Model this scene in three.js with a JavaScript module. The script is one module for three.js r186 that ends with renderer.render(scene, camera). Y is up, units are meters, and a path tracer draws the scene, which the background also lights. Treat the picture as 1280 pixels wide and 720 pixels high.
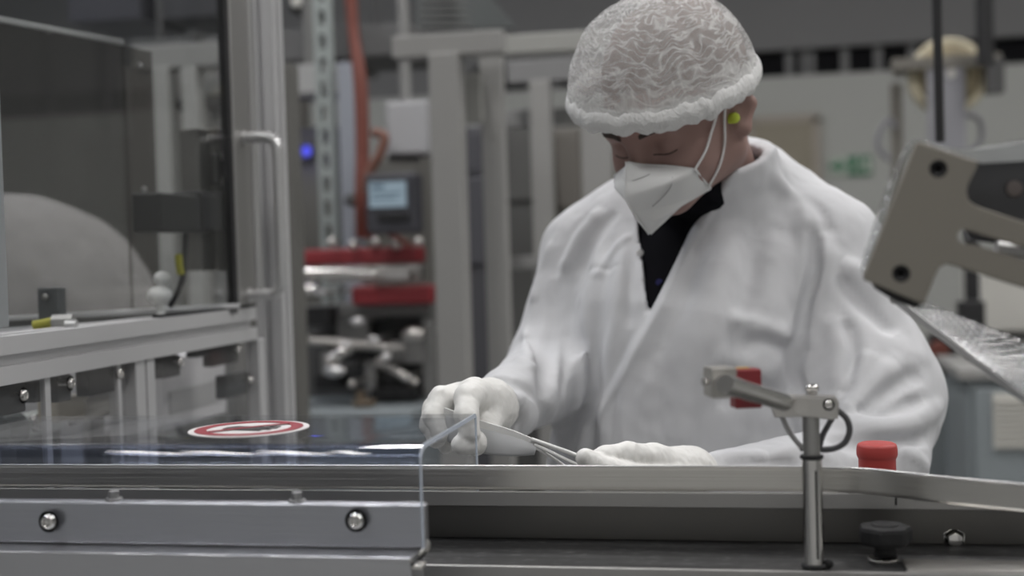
import * as THREE from 'three';
import { RoundedBoxGeometry } from 'three/addons/geometries/RoundedBoxGeometry.js';
import { RectAreaLightUniformsLib } from 'three/addons/lights/RectAreaLightUniformsLib.js';
import * as BGU from 'three/addons/utils/BufferGeometryUtils.js';
import { ImprovedNoise } from 'three/addons/math/ImprovedNoise.js';

// ---------------------------------------------------------------- camera
const scene = new THREE.Scene();
const FPX = 1600;                                   // focal length in pixels of the 1280 x 720 frame
const camera = new THREE.PerspectiveCamera(2 * Math.atan(360 / FPX) * 180 / Math.PI, 16 / 9, 0.05, 60);
camera.position.set(0, 1.40, 0);
camera.rotation.order = 'YXZ';
camera.rotation.set(-1.5 * Math.PI / 180, 11 * Math.PI / 180, -1.7 * Math.PI / 180);
camera.focus = 1.26;
camera.userData.fStop = 3.2;
camera.updateMatrixWorld(true);

// ---------------------------------------------------------------- light and exposure
const renderer = new THREE.WebGLRenderer({ antialias: true });
renderer.toneMapping = THREE.LinearToneMapping;
renderer.toneMappingExposure = 0.62;
renderer.shadowMap.enabled = true;
RectAreaLightUniformsLib.init();
scene.background = new THREE.Color(0x000000);
const LIGHT_LEVEL = 30, LAMP_GLOW = 16;
const LAMP_ROWS = [                                  // x, z of the ceiling luminaires, width, length
  [-2.35, .5, .13, 1.5], [-2.05, .5, .13, 1.5], [-1.75, .5, .13, 1.5], [-1.45, .5, .13, 1.5], [1.0, .5, .34, 1.5], [2.8, .5, .34, 1.5],
  [-4.2, -2.6, .34, 1.5], [-1.2, -2.6, .34, 1.5], [1.8, -2.6, .34, 1.5], [4.8, -2.6, .34, 1.5],
  [-4.2, -6, .34, 1.5], [-1.2, -6, .34, 1.5], [1.8, -6, .34, 1.5], [4.8, -6, .34, 1.5],
];

// ---------------------------------------------------------------- helpers
const V = (x, y, z) => new THREE.Vector3(x, y, z);
const noise = new ImprovedNoise();
let seed = 12345;
const rnd = () => { seed = (seed * 1664525 + 1013904223) >>> 0; return seed / 4294967296; };
const EYE = camera.position.clone();
const CX = V(0, 0, 0), CY = V(0, 0, 0), CZ = V(0, 0, 0);
camera.matrixWorld.extractBasis(CX, CY, CZ);
// world direction seen at a pixel of the photograph, scaled so that its depth along the camera's axis is 1
function ray(px, py) { return CX.clone().multiplyScalar((px - 640) / FPX).addScaledVector(CY, -(py - 360) / FPX).addScaledVector(CZ, -1); }
function at(px, py, d) { return ray(px, py).multiplyScalar(d).add(EYE); }
function onX(px, py, x) { const r = ray(px, py); return r.multiplyScalar((x - EYE.x) / r.x).add(EYE); }
function onY(px, py, y) { const r = ray(px, py); return r.multiplyScalar((y - EYE.y) / r.y).add(EYE); }
function onZ(px, py, z) { const r = ray(px, py); return r.multiplyScalar((z - EYE.z) / r.z).add(EYE); }

const used = {};
function numbered(n) { const k = used[n] = (used[n] || 0) + 1; return k === 1 ? n : n + '_' + String(k - 1).padStart(3, '0'); }
function shade(m) { m.castShadow = true; m.receiveShadow = true; return m; }
const things = [];
function thing(name, label, category, group) {
  const g = new THREE.Group(); g.name = numbered(name); g.userData = { label, category };
  if (group) g.userData.group = group;
  scene.add(g); things.push(g); return g;
}
function mesh(name, geo, mat, parent, label) {
  const m = shade(new THREE.Mesh(Array.isArray(geo) ? merge(geo) : geo, mat)); m.name = numbered(name);
  if (label) m.userData.label = label;
  parent.add(m); return m;
}
function struct(name, geo, mat, parent) {
  const m = shade(new THREE.Mesh(Array.isArray(geo) ? merge(geo) : geo, mat)); m.name = name;
  if (!parent) m.userData.kind = 'structure';
  (parent || scene).add(m); return m;
}
function each(name, geos, mat, parent, label) { return geos.map(g => mesh(name, g, mat, parent, label)); }
function merge(list) {
  return BGU.mergeGeometries(list.map(g => { const c = g.index ? g.toNonIndexed() : g.clone(); for (const k of Object.keys(c.attributes)) if (!['position', 'normal', 'uv'].includes(k)) c.deleteAttribute(k); if (!c.attributes.uv) c.setAttribute('uv', new THREE.BufferAttribute(new Float32Array(c.attributes.position.count * 2), 2)); c.clearGroups(); return c; }));
}
// moves each thing's origin to its base once all of its parts stand
function settle() {
  for (const g of things) {
    if (g.userData.fixed) { delete g.userData.fixed; continue; }
    g.updateMatrixWorld(true);
    const b = new THREE.Box3().setFromObject(g), c = b.getCenter(V(0, 0, 0)); c.y = b.min.y;
    for (const k of g.children) k.position.sub(c);
    g.position.add(c);
  }
}
function box(w, h, d, x, y, z, r = 0) {
  const g = r ? new RoundedBoxGeometry(w, h, d, 2, r) : new THREE.BoxGeometry(w, h, d);
  g.translate(x, y, z); return g;
}
// box between two world corners
function boxc(a, b, r = 0) {
  const w = Math.max(Math.abs(a.x - b.x), .0005), h = Math.max(Math.abs(a.y - b.y), .0005), d = Math.max(Math.abs(a.z - b.z), .0005);
  return box(w, h, d, (a.x + b.x) / 2, (a.y + b.y) / 2, (a.z + b.z) / 2, Math.min(r, w / 2.1, h / 2.1, d / 2.1));
}
// an upright box whose face fills a rectangle of the photograph when it stands at depth d; thick runs away from the viewer
function pbox(x0, y0, x1, y1, d, thick = .04, r = .004) {
  const c = at((x0 + x1) / 2, (y0 + y1) / 2, d), w = (x1 - x0) / FPX * d, h = (y1 - y0) / FPX * d;
  return box(w, h, thick, c.x, c.y, c.z - thick / 2, Math.min(r, w / 2.2, h / 2.2, thick / 2.2));
}
function dirQuat(v) { return new THREE.Quaternion().setFromUnitVectors(V(0, 1, 0), v.clone().normalize()); }
function rod(a, b, r, r2 = r, seg = 20) {
  const d = b.clone().sub(a), g = new THREE.CylinderGeometry(r2, r, d.length(), seg);
  g.applyQuaternion(dirQuat(d)); g.translate((a.x + b.x) / 2, (a.y + b.y) / 2, (a.z + b.z) / 2); return g;
}
function tube(pts, r, seg = 48, rs = 10, closed = false) { return new THREE.TubeGeometry(new THREE.CatmullRomCurve3(pts, closed), seg, r, rs, closed); }
function ball(p, r, sx = 1, sy = 1, sz = 1) { const g = new THREE.SphereGeometry(r, 20, 14); g.scale(sx, sy, sz); g.translate(p.x, p.y, p.z); return g; }
function lathe(profile, p, axis = V(0, 1, 0), seg = 32) {
  const g = new THREE.LatheGeometry(profile.map(q => new THREE.Vector2(q[0], q[1])), seg);
  g.applyQuaternion(dirQuat(axis)); g.translate(p.x, p.y, p.z); return g;
}
// flat outline in world XY (taken at plane z) with real thickness going away from the viewer
function extr(pts, z, depth, bevel = 0, holes = []) {
  const s = new THREE.Shape(pts.map(p => new THREE.Vector2(p.x, p.y)));
  for (const h of holes) s.holes.push(new THREE.Path(h.map(p => new THREE.Vector2(p.x, p.y))));
  const g = new THREE.ExtrudeGeometry(s, { depth: depth - 2 * bevel, bevelEnabled: bevel > 0, bevelSize: bevel, bevelThickness: bevel, bevelOffset: -bevel, bevelSegments: 2, curveSegments: 12 });
  g.translate(0, 0, z - depth + bevel); return g;
}
// button head screw with a recessed socket; p lies on the surface, axis points out
function screwGeo(p, axis, R, recess = .42) {
  const h = R * .62;
  return lathe([[0, h * .35], [R * recess * .8, h * .35], [R * recess, h * .5], [R * recess, h * .96], [R * .6, h], [R * .85, h * .75], [R, h * .25], [R, 0], [R * 1.35, 0], [R * 1.35, -.0006], [0, -.0006]].map(q => [q[0], Math.max(q[1], 0) + .0004]).reverse().map(q => q), p, axis, 24);
}
// ribbon of real thickness along points, with a width vector at each point
function ribbon(pts, wide, thick, closed = false, normalHint) {
  const n = pts.length, pos = [], uv = [], idx = [];
  for (let i = 0; i < n; i++) {
    const p = pts[i], w = wide(i, p), t = pts[Math.min(i + 1, n - 1)].clone().sub(pts[Math.max(i - 1, 0)]).normalize();
    let nn = t.clone().cross(w).normalize(); if (normalHint && nn.dot(normalHint(i, p)) < 0) nn.negate();
    for (const [sw, sn] of [[-.5, -.5], [.5, -.5], [.5, .5], [-.5, .5]]) { const q = p.clone().addScaledVector(w, sw).addScaledVector(nn, sn * thick); pos.push(q.x, q.y, q.z); uv.push(i / n * 6, sw + .5); }
  }
  for (let i = 0; i < n - 1; i++) for (let k = 0; k < 4; k++) { const a = i * 4 + k, b = i * 4 + (k + 1) % 4, c = a + 4, d = b + 4; idx.push(a, b, d, a, d, c); }
  idx.push(0, 2, 1, 0, 3, 2); const e = (n - 1) * 4; idx.push(e, e + 1, e + 2, e, e + 2, e + 3);
  const g = new THREE.BufferGeometry(); g.setAttribute('position', new THREE.Float32BufferAttribute(pos, 3)); g.setAttribute('uv', new THREE.Float32BufferAttribute(uv, 2)); g.setIndex(idx);
  const o = g.toNonIndexed(); o.computeVertexNormals(); return o;
}
function spline(pts, n, closed = false) { return new THREE.CatmullRomCurve3(pts, closed, 'centripetal').getPoints(n); }
// thick sheet over a grid of points: rows of equal length
function sheet(rows, thick) {
  const R = rows.length, C = rows[0].length, pos = [], uv = [], idx = [], N = [];
  for (let i = 0; i < R; i++) for (let j = 0; j < C; j++) {
    const a = rows[Math.min(i + 1, R - 1)][j].clone().sub(rows[Math.max(i - 1, 0)][j]), b = rows[i][Math.min(j + 1, C - 1)].clone().sub(rows[i][Math.max(j - 1, 0)]);
    N.push(a.cross(b).normalize());
  }
  for (const s of [.5, -.5]) for (let i = 0; i < R; i++) for (let j = 0; j < C; j++) { const p = rows[i][j].clone().addScaledVector(N[i * C + j], s * thick); pos.push(p.x, p.y, p.z); uv.push(j / (C - 1), i / (R - 1)); }
  const o = R * C, q = (a, b, c, d) => idx.push(a, b, c, a, c, d);
  for (let i = 0; i < R - 1; i++) for (let j = 0; j < C - 1; j++) { const a = i * C + j, b = a + 1, c = a + C + 1, d = a + C; q(a, d, c, b); q(o + a, o + b, o + c, o + d); }
  for (let j = 0; j < C - 1; j++) { q(j, j + 1, o + j + 1, o + j); const e = (R - 1) * C + j; q(e, o + e, o + e + 1, e + 1); }
  for (let i = 0; i < R - 1; i++) { const a = i * C, b = a + C; q(a, o + a, o + b, b); const e = a + C - 1, f = e + C; q(e, f, o + f, o + e); }
  const g = new THREE.BufferGeometry(); g.setAttribute('position', new THREE.Float32BufferAttribute(pos, 3)); g.setAttribute('uv', new THREE.Float32BufferAttribute(uv, 2)); g.setIndex(idx); g.computeVertexNormals(); return g;
}

// ---------------------------------------------------------------- fields: bodies, clothing, gloves
function cap(a, b, ra, rb) {                       // tapered capsule
  const ax = a.x, ay = a.y, az = a.z, dx = b.x - ax, dy = b.y - ay, dz = b.z - az, L = dx * dx + dy * dy + dz * dz || 1e-9;
  return (x, y, z) => { const px = x - ax, py = y - ay, pz = z - az; let t = (px * dx + py * dy + pz * dz) / L; t = t < 0 ? 0 : t > 1 ? 1 : t; const ex = px - dx * t, ey = py - dy * t, ez = pz - dz * t; return Math.sqrt(ex * ex + ey * ey + ez * ez) - (ra + (rb - ra) * t); };
}
function ell(c, rx, ry, rz) { return (x, y, z) => { const a = (x - c.x) / rx, b = (y - c.y) / ry, e = (z - c.z) / rz, k0 = Math.sqrt(a * a + b * b + e * e), k1 = Math.sqrt((a / rx) ** 2 + (b / ry) ** 2 + (e / rz) ** 2); return k1 < 1e-9 ? -Math.min(rx, ry, rz) : k0 * (k0 - 1) / k1; }; }
function smin(a, b, k) { const h = Math.max(k - Math.abs(a - b), 0) / k; return Math.min(a, b) - h * h * k * .25; }
function smax(a, b, k) { return -smin(-a, -b, k); }
function uni(list, k) { return (x, y, z) => { let d = list[0](x, y, z); for (let i = 1; i < list.length; i++) d = smin(d, list[i](x, y, z), k); return d; }; }
// surface nets over a box, skipping blocks far from the surface
function field(f, lo, hi, cell) {
  const nx = Math.ceil((hi.x - lo.x) / cell) + 1, ny = Math.ceil((hi.y - lo.y) / cell) + 1, nz = Math.ceil((hi.z - lo.z) / cell) + 1;
  const D = new Float32Array(nx * ny * nz).fill(1), B = 8, half = B * cell * .9 + .012;
  for (let k = 0; k < nz; k += B) for (let j = 0; j < ny; j += B) for (let i = 0; i < nx; i += B) {
    const v = f(lo.x + (i + B / 2) * cell, lo.y + (j + B / 2) * cell, lo.z + (k + B / 2) * cell);
    const far = Math.abs(v) > half * 1.15;
    for (let c = k; c < Math.min(k + B, nz); c++) for (let b = j; b < Math.min(j + B, ny); b++) for (let a = i; a < Math.min(i + B, nx); a++) D[a + nx * (b + ny * c)] = far ? v : f(lo.x + a * cell, lo.y + b * cell, lo.z + c * cell);
  }
  const id = new Int32Array(nx * ny * nz).fill(-1), pos = [], idx = [], at3 = (a, b, c) => a + nx * (b + ny * c);
  for (let c = 0; c < nz - 1; c++) for (let b = 0; b < ny - 1; b++) for (let a = 0; a < nx - 1; a++) {
    let m = 0, sx = 0, sy = 0, sz = 0, n = 0; const v = [];
    for (let q = 0; q < 8; q++) { const d = D[at3(a + (q & 1), b + (q >> 1 & 1), c + (q >> 2))]; v.push(d); if (d < 0) m |= 1 << q; }
    if (m === 0 || m === 255) continue;
    for (let q = 0; q < 8; q++) for (const s of [1, 2, 4]) if (!(q & s)) { const w = q | s; if ((v[q] < 0) !== (v[w] < 0)) { const t = v[q] / (v[q] - v[w]); sx += (q & 1) + (s === 1 ? t : 0); sy += (q >> 1 & 1) + (s === 2 ? t : 0); sz += (q >> 2) + (s === 4 ? t : 0); n++; } }
    id[at3(a, b, c)] = pos.length / 3; pos.push(lo.x + (a + sx / n) * cell, lo.y + (b + sy / n) * cell, lo.z + (c + sz / n) * cell);
  }
  const quad = (p, q, r, s, flip) => { if (p < 0 || q < 0 || r < 0 || s < 0) return; flip ? idx.push(p, r, q, p, s, r) : idx.push(p, q, r, p, r, s); };
  for (let c = 1; c < nz - 1; c++) for (let b = 1; b < ny - 1; b++) for (let a = 1; a < nx - 1; a++) {
    const o = D[at3(a, b, c)] < 0;
    if (o !== D[at3(a + 1, b, c)] < 0) quad(id[at3(a, b - 1, c - 1)], id[at3(a, b, c - 1)], id[at3(a, b, c)], id[at3(a, b - 1, c)], !o);
    if (o !== D[at3(a, b + 1, c)] < 0) quad(id[at3(a - 1, b, c - 1)], id[at3(a - 1, b, c)], id[at3(a, b, c)], id[at3(a, b, c - 1)], !o);
    if (o !== D[at3(a, b, c + 1)] < 0) quad(id[at3(a - 1, b - 1, c)], id[at3(a, b - 1, c)], id[at3(a, b, c)], id[at3(a - 1, b, c)], !o);
  }
  const nor = new Float32Array(pos.length), e = cell * .5;
  for (let i = 0; i < pos.length; i += 3) {
    const x = pos[i], y = pos[i + 1], z = pos[i + 2], gx = f(x + e, y, z) - f(x - e, y, z), gy = f(x, y + e, z) - f(x, y - e, z), gz = f(x, y, z + e) - f(x, y, z - e), l = Math.hypot(gx, gy, gz) || 1;
    nor[i] = gx / l; nor[i + 1] = gy / l; nor[i + 2] = gz / l;
  }
  const g = new THREE.BufferGeometry(); g.setAttribute('position', new THREE.Float32BufferAttribute(pos, 3)); g.setAttribute('normal', new THREE.BufferAttribute(nor, 3));
  const uv = new Float32Array(pos.length / 3 * 2); for (let i = 0; i < uv.length / 2; i++) { uv[2 * i] = pos[3 * i] + pos[3 * i + 2]; uv[2 * i + 1] = pos[3 * i + 1]; }
  g.setAttribute('uv', new THREE.BufferAttribute(uv, 2));
  g.setIndex(idx); return g;
}
// walks from a point along a direction to a field's surface
function march(f, o, d, t0 = 0, t1 = 4) { const n = d.clone().normalize(); let t = t0; for (let i = 0; i < 120 && t < t1; i++) { const v = f(o.x + n.x * t, o.y + n.y * t, o.z + n.z * t); if (v < .0004) return n.multiplyScalar(t).add(o); t += Math.max(v * .8, .0005); } return null; }

// ---------------------------------------------------------------- materials
function dataTex(w, h, fn, srgb = false) {
  const a = new Uint8Array(w * h * 4);
  for (let y = 0; y < h; y++) for (let x = 0; x < w; x++) { const c = fn(x / w, y / h), i = (y * w + x) * 4; const arr = Array.isArray(c) ? c : [c, c, c]; a[i] = arr[0] * 255; a[i + 1] = arr[1] * 255; a[i + 2] = arr[2] * 255; a[i + 3] = (arr[3] ?? 1) * 255; }
  const t = new THREE.DataTexture(a, w, h, THREE.RGBAFormat); t.magFilter = t.minFilter = THREE.LinearFilter; t.wrapS = t.wrapT = THREE.RepeatWrapping; if (srgb) t.colorSpace = THREE.SRGBColorSpace; t.needsUpdate = true; return t;
}
const clamp = x => Math.min(1, Math.max(0, x));
const n3 = (x, y, z = 0) => noise.noise(x, y, z);
const brushTex = dataTex(256, 512, (u, v) => clamp(.5 + .35 * n3(u * 3, v * 140, 2) + .25 * n3(u * 6, v * 330, 7)));
const smudgeTex = dataTex(512, 512, (u, v) => clamp(.5 + .55 * n3(u * 7, v * 7, 3) + .3 * n3(u * 21, v * 21, 9) + .15 * n3(u * 60, v * 60, 1)));
const dustTex = dataTex(512, 512, (u, v) => { const n = n3(u * 90, v * 90, 5) + .6 * n3(u * 190, v * 190, 8); return clamp(.16 + (n > .42 ? .5 : 0) * clamp((n - .42) * 3) + .06 * n3(u * 12, v * 12, 4)); });
const M = {};
const std = (color, roughness = .6, metalness = 0, more = {}) => new THREE.MeshStandardMaterial({ color, roughness, metalness, ...more });
const phys = (o) => new THREE.MeshPhysicalMaterial(o);
const lin = (r, g, b) => new THREE.Color().setRGB(r, g, b);
M.steel = std(lin(.56, .545, .52), .34, 1, { roughnessMap: null, bumpMap: brushTex, bumpScale: .00004 });
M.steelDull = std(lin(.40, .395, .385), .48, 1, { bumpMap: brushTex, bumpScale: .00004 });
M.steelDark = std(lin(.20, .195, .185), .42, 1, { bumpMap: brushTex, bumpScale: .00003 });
M.chrome = std(lin(.66, .65, .63), .16, 1);
M.alu = std(lin(.60, .60, .605), .5, .5);
M.aluBar = std(lin(.50, .505, .525), .34, .9, { bumpMap: smudgeTex, bumpScale: .0004 });
M.aluBright = std(lin(.62, .62, .62), .35, .9);
M.machined = std(lin(.255, .238, .206), .55, .55);
M.black = std(lin(.010, .010, .011), .6);
M.blackGloss = std(lin(.02, .02, .022), .25);
M.rubber = std(lin(.012, .012, .013), .7);
M.dustBed = std(lin(.42, .42, .42), .55, .6, { map: dustTex });
M.red = std(lin(.23, .022, .028), .45);
M.redCap = std(lin(.42, .05, .045), .5);
M.clear = phys({ color: lin(.96, .965, .97), roughness: .02, transmission: 1, thickness: 0, ior: 1.49, side: THREE.DoubleSide });
M.clearScuffed = phys({ specularIntensity: .5, color: lin(.93, .93, .93), roughness: .03, transmission: .97, thickness: 0, ior: 1.49, side: THREE.DoubleSide });
M.cutEdge = phys({ color: lin(.62, .68, .76), roughness: .25, transmission: .35, thickness: 0, ior: 1.49 });
M.tinted = phys({ specularIntensity: .6, color: lin(.60, .588, .575), roughness: .05, transmission: .96, thickness: 0, ior: 1.45, side: THREE.DoubleSide });
M.glassDoor = phys({ specularIntensity: .5, color: lin(.90, .91, .91), roughness: .03, transmission: 1, thickness: 0, ior: 1.45, side: THREE.DoubleSide });
const dimple = dataTex(256, 256, (u, v) => { const f = (a, b) => Math.max(0, 1 - Math.hypot((a % 1) - .5, (b % 1) - .5) * 2.6); return clamp(f(u * 12, v * 12) + f(u * 12 + .5, v * 12 + .5)); });
M.belt = phys({ color: lin(.86, .87, .87), roughness: .05, transmission: .88, thickness: 0, ior: 1.5, side: THREE.DoubleSide, bumpMap: dimple, bumpScale: .0045 });
M.cover = phys({ specularIntensity: .42, color: lin(.95, .955, .965), roughness: .035, transmission: 1, thickness: 0, ior: 1.49, side: THREE.DoubleSide });
M.railSteel = std(lin(.64, .625, .59), .28, 1, { bumpMap: smudgeTex, bumpScale: .00013 });
M.bend = phys({ color: lin(.66, .70, .80), roughness: .03, transmission: 1, thickness: 0, ior: 1.6, side: THREE.DoubleSide });  // bluish tint stands in for light refracted in the bent edge
M.white = std(lin(.72, .72, .71), .5);
M.offWhite = std(lin(.55, .54, .50), .6);
M.frameBeige = std(lin(.275, .272, .262), .55);
M.frameGrey = std(lin(.22, .22, .215), .6);
M.darkGrey = std(lin(.075, .075, .075), .6);
M.midGrey = std(lin(.16, .16, .155), .6);
M.blueGrey = std(lin(.21, .235, .245), .55);
M.navy = std(lin(.05, .05, .06), .5);
M.orange = std(lin(.165, .048, .034), .6);
M.yellow = std(lin(.38, .36, .03), .5);
M.brownGrey = std(lin(.17, .16, .14), .6);
M.cream = std(lin(.52, .47, .34), .6);
M.ledBlue = std(lin(.05, .05, .3), .4, 0, { emissive: lin(.25, .28, 1), emissiveIntensity: .4 });
M.screen = std(lin(.02, .02, .02), .3, 0, { emissive: lin(.50, .66, .78), emissiveIntensity: .62 });

// ================================================================ the hall
const HALL = { x0: -8, x1: 6.5, z0: -9.6, z1: 3.2, h: 4.7 };
M.wallPaint = std(lin(.36, .365, .345), .85);
M.shadeGrey = std(lin(.150, .150, .150), .8);  // darker grey puts the shade of the upper back wall into its colour
M.floorPaint = std(lin(.33, .335, .33), .45, 0, { bumpMap: smudgeTex, bumpScale: .0002 });
M.ceilingPaint = std(lin(.30, .30, .30), .9);
M.windowGlass = phys({ color: lin(.008, .008, .009), roughness: .9, specularIntensity: .2 });
struct('floor', box(HALL.x1 - HALL.x0 + .4, .2, HALL.z1 - HALL.z0 + .4, (HALL.x0 + HALL.x1) / 2, -.1, (HALL.z0 + HALL.z1) / 2), M.floorPaint);
struct('ceiling', box(HALL.x1 - HALL.x0 + .4, .2, HALL.z1 - HALL.z0 + .4, (HALL.x0 + HALL.x1) / 2, HALL.h + .1, (HALL.z0 + HALL.z1) / 2), M.ceilingPaint);
struct('wall_left', box(.2, HALL.h, HALL.z1 - HALL.z0, HALL.x0 - .1, HALL.h / 2, (HALL.z0 + HALL.z1) / 2), M.wallPaint);
struct('wall_right', box(.2, HALL.h, HALL.z1 - HALL.z0, HALL.x1 + .1, HALL.h / 2, (HALL.z0 + HALL.z1) / 2), M.wallPaint);
struct('wall_front', box(HALL.x1 - HALL.x0 + .4, HALL.h, .2, (HALL.x0 + HALL.x1) / 2, HALL.h / 2, HALL.z1 + .1), std(lin(.55, .55, .54), .85));
const bandLo = onZ(1010, 94, HALL.z0).y, bandHi = onZ(1010, 60, HALL.z0).y, hallW = HALL.x1 - HALL.x0 + .4, hallX = (HALL.x0 + HALL.x1) / 2;
struct('wall_back', box(hallW, bandLo, .2, hallX, bandLo / 2, HALL.z0 - .1), M.wallPaint);
struct('wall_back_upper', box(hallW, HALL.h - bandHi, .2, hallX, (HALL.h + bandHi) / 2, HALL.z0 - .1), M.shadeGrey);
{ // the band of dark windows between the two
  const w = new THREE.Group(); w.name = 'window_1'; w.userData.kind = 'structure'; scene.add(w);
  const xs = [onZ(590, 80, HALL.z0).x];
  struct('wall_back_left', box(xs[0] - HALL.x0 + .2, bandHi - bandLo, .2, (xs[0] + HALL.x0 - .2) / 2, (bandLo + bandHi) / 2, HALL.z0 - .1), M.shadeGrey);
  for (let x = xs[0]; x < onZ(955, 80, HALL.z0).x - .3; x += .62) xs.push(x + .62);
  for (const p of [987, 1014, 1057, 1099, 1142, 1185, 1232]) xs.push(onZ(p, 80, HALL.z0).x);
  while (xs[xs.length - 1] < HALL.x1 - .4) xs.push(xs[xs.length - 1] + .5); xs.push(HALL.x1);
  for (let i = 0; i < xs.length - 1; i++) struct(numbered('pane'), box(xs[i + 1] - xs[i] - .06, bandHi - bandLo, .02, (xs[i] + xs[i + 1]) / 2, (bandLo + bandHi) / 2, HALL.z0 - .1), M.windowGlass, w);
  struct('window_frame', [...xs.map(x => box(.06, bandHi - bandLo, .05, x, (bandLo + bandHi) / 2, HALL.z0 - .09)), box(HALL.x1 - xs[0], .03, .06, (HALL.x1 + xs[0]) / 2, bandLo - .005, HALL.z0 - .06), box(HALL.x1 - xs[0], .2, .02, (HALL.x1 + xs[0]) / 2, (bandLo + bandHi) / 2, HALL.z0 - .17)], M.shadeGrey, w);
}
{ // door in the back wall
  const a = onZ(936, 152, HALL.z0), b = onZ(1021, 215, HALL.z0), zw = HALL.z0;
  const d = new THREE.Group(); d.name = 'door_1'; d.userData.kind = 'structure'; scene.add(d);
  struct('door_frame', [box(.06, a.y, .06, a.x, a.y / 2, zw + .03), box(.06, a.y, .06, b.x, a.y / 2, zw + .03), box(b.x - a.x + .06, .06, .06, (a.x + b.x) / 2, a.y, zw + .03)], std(lin(.30, .27, .23), .7), d);
  struct('door_leaf', box(b.x - a.x - .06, a.y - .03, .05, (a.x + b.x) / 2, (a.y - .03) / 2, zw + .025), std(lin(.24, .215, .165), .7), d);
  struct('door_handle', [rod(V(b.x - .12, 1.05, zw + .05), V(b.x - .12, 1.05, zw + .1), .011), rod(V(b.x - .12, 1.05, zw + .1), V(b.x - .25, 1.05, zw + .1), .011)], M.chrome, d);
  for (const f of [.5, .8]) struct(numbered('door_panel'), box(b.x - a.x - .22, a.y * .24, .014, (a.x + b.x) / 2, a.y * f - .05, zw + .055, .004), std(lin(.25, .225, .175), .7), d);
}
// ceiling luminaires: glowing diffuser and a light of the same size just below it
LAMP_ROWS.forEach(([x, z, lw, ll], i) => {
  const k = i < 6 ? 0 : i < 10 ? 1 : 2, nth = ['first', 'second', 'third', 'fourth', 'fifth', 'sixth'][i - [0, 6, 10][k]];
  const t = thing('ceiling_light', nth + ' white ceiling luminaire from the left in the ' + ['row over the viewer', 'row over the gowned worker', 'row over the far machines'][k], 'ceiling light', 'white ceiling luminaires');
  const y = HALL.h - .02;
  mesh('housing', [box(lw + .06, .05, ll + .06, x, y - .005, z, .008)], M.white, t);
  mesh('diffuser', box(lw, .012, ll, x, y - .035, z), std(lin(.8, .8, .8), .5, 0, { emissive: lin(1, .985, .975), emissiveIntensity: LAMP_GLOW }), t);
  const l = new THREE.RectAreaLight(x < -3 ? new THREE.Color().setRGB(.90, .95, 1.07) : new THREE.Color().setRGB(1, .978, .975), LIGHT_LEVEL * (k === 0 ? .6 : k === 1 ? 1.5 : 1), lw, ll);
  l.position.set(x, y - .045, z); l.lookAt(x, 0, z); scene.add(l);
});

// ================================================================ background machines, far to near
function post(x0, x1, yref, ytop, d, thick = .06) { const c = at((x0 + x1) / 2, yref, d), w = (x1 - x0) / FPX * d, t = at((x0 + x1) / 2, ytop, d).y; return box(w, t, thick, c.x, t / 2, c.z - thick / 2, .004); }
function beam(x0, y0, x1, y1, d, thick = .06) { return pbox(x0, y0, x1, y1, d, thick); }
{ // exit sign on the back wall: running figure, arrow and door
  const a = onZ(1036, 196, HALL.z0), b = onZ(1090, 219, HALL.z0), w = b.x - a.x, h = a.y - b.y, cx = (a.x + b.x) / 2, cy = (a.y + b.y) / 2, z = HALL.z0;
  const t = thing('exit_sign', 'green and white emergency exit sign on the pale back wall', 'sign');
  mesh('sign_plate', box(w, h, .02, cx, cy, z + .012, .003), std(lin(.36, .40, .35), .6), t);
  const G = std(lin(.03, .15, .075), .6), W = std(lin(.42, .45, .4), .6);
  mesh('green_field', box(w * .55, h * .94, .006, cx + w * .22, cy, z + .024), G, t);
  mesh('arrow', extr([[-.48, .12], [-.3, .12], [-.3, .34], [-.1, 0], [-.3, -.34], [-.3, -.12], [-.48, -.12]].map(p => V(cx + p[0] * w, cy + p[1] * h, 0)), z + .027, .005), G, t);
  mesh('door_mark', box(w * .12, h * .66, .004, cx + w * .4, cy, z + .028), W, t);
  mesh('running_figure', [ball(V(cx + w * .2, cy + h * .3, z + .028), h * .09, 1, 1, .3), rod(V(cx + w * .2, cy + h * .2, z + .028), V(cx + w * .15, cy - h * .05, z + .028), h * .07), rod(V(cx + w * .15, cy - h * .05, z + .028), V(cx + w * .24, cy - h * .35, z + .028), h * .05), rod(V(cx + w * .15, cy - h * .05, z + .028), V(cx + w * .04, cy - h * .28, z + .028), h * .05), rod(V(cx + w * .19, cy + h * .12, z + .028), V(cx + w * .29, cy + h * .02, z + .028), h * .04)], W, t);
}
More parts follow.
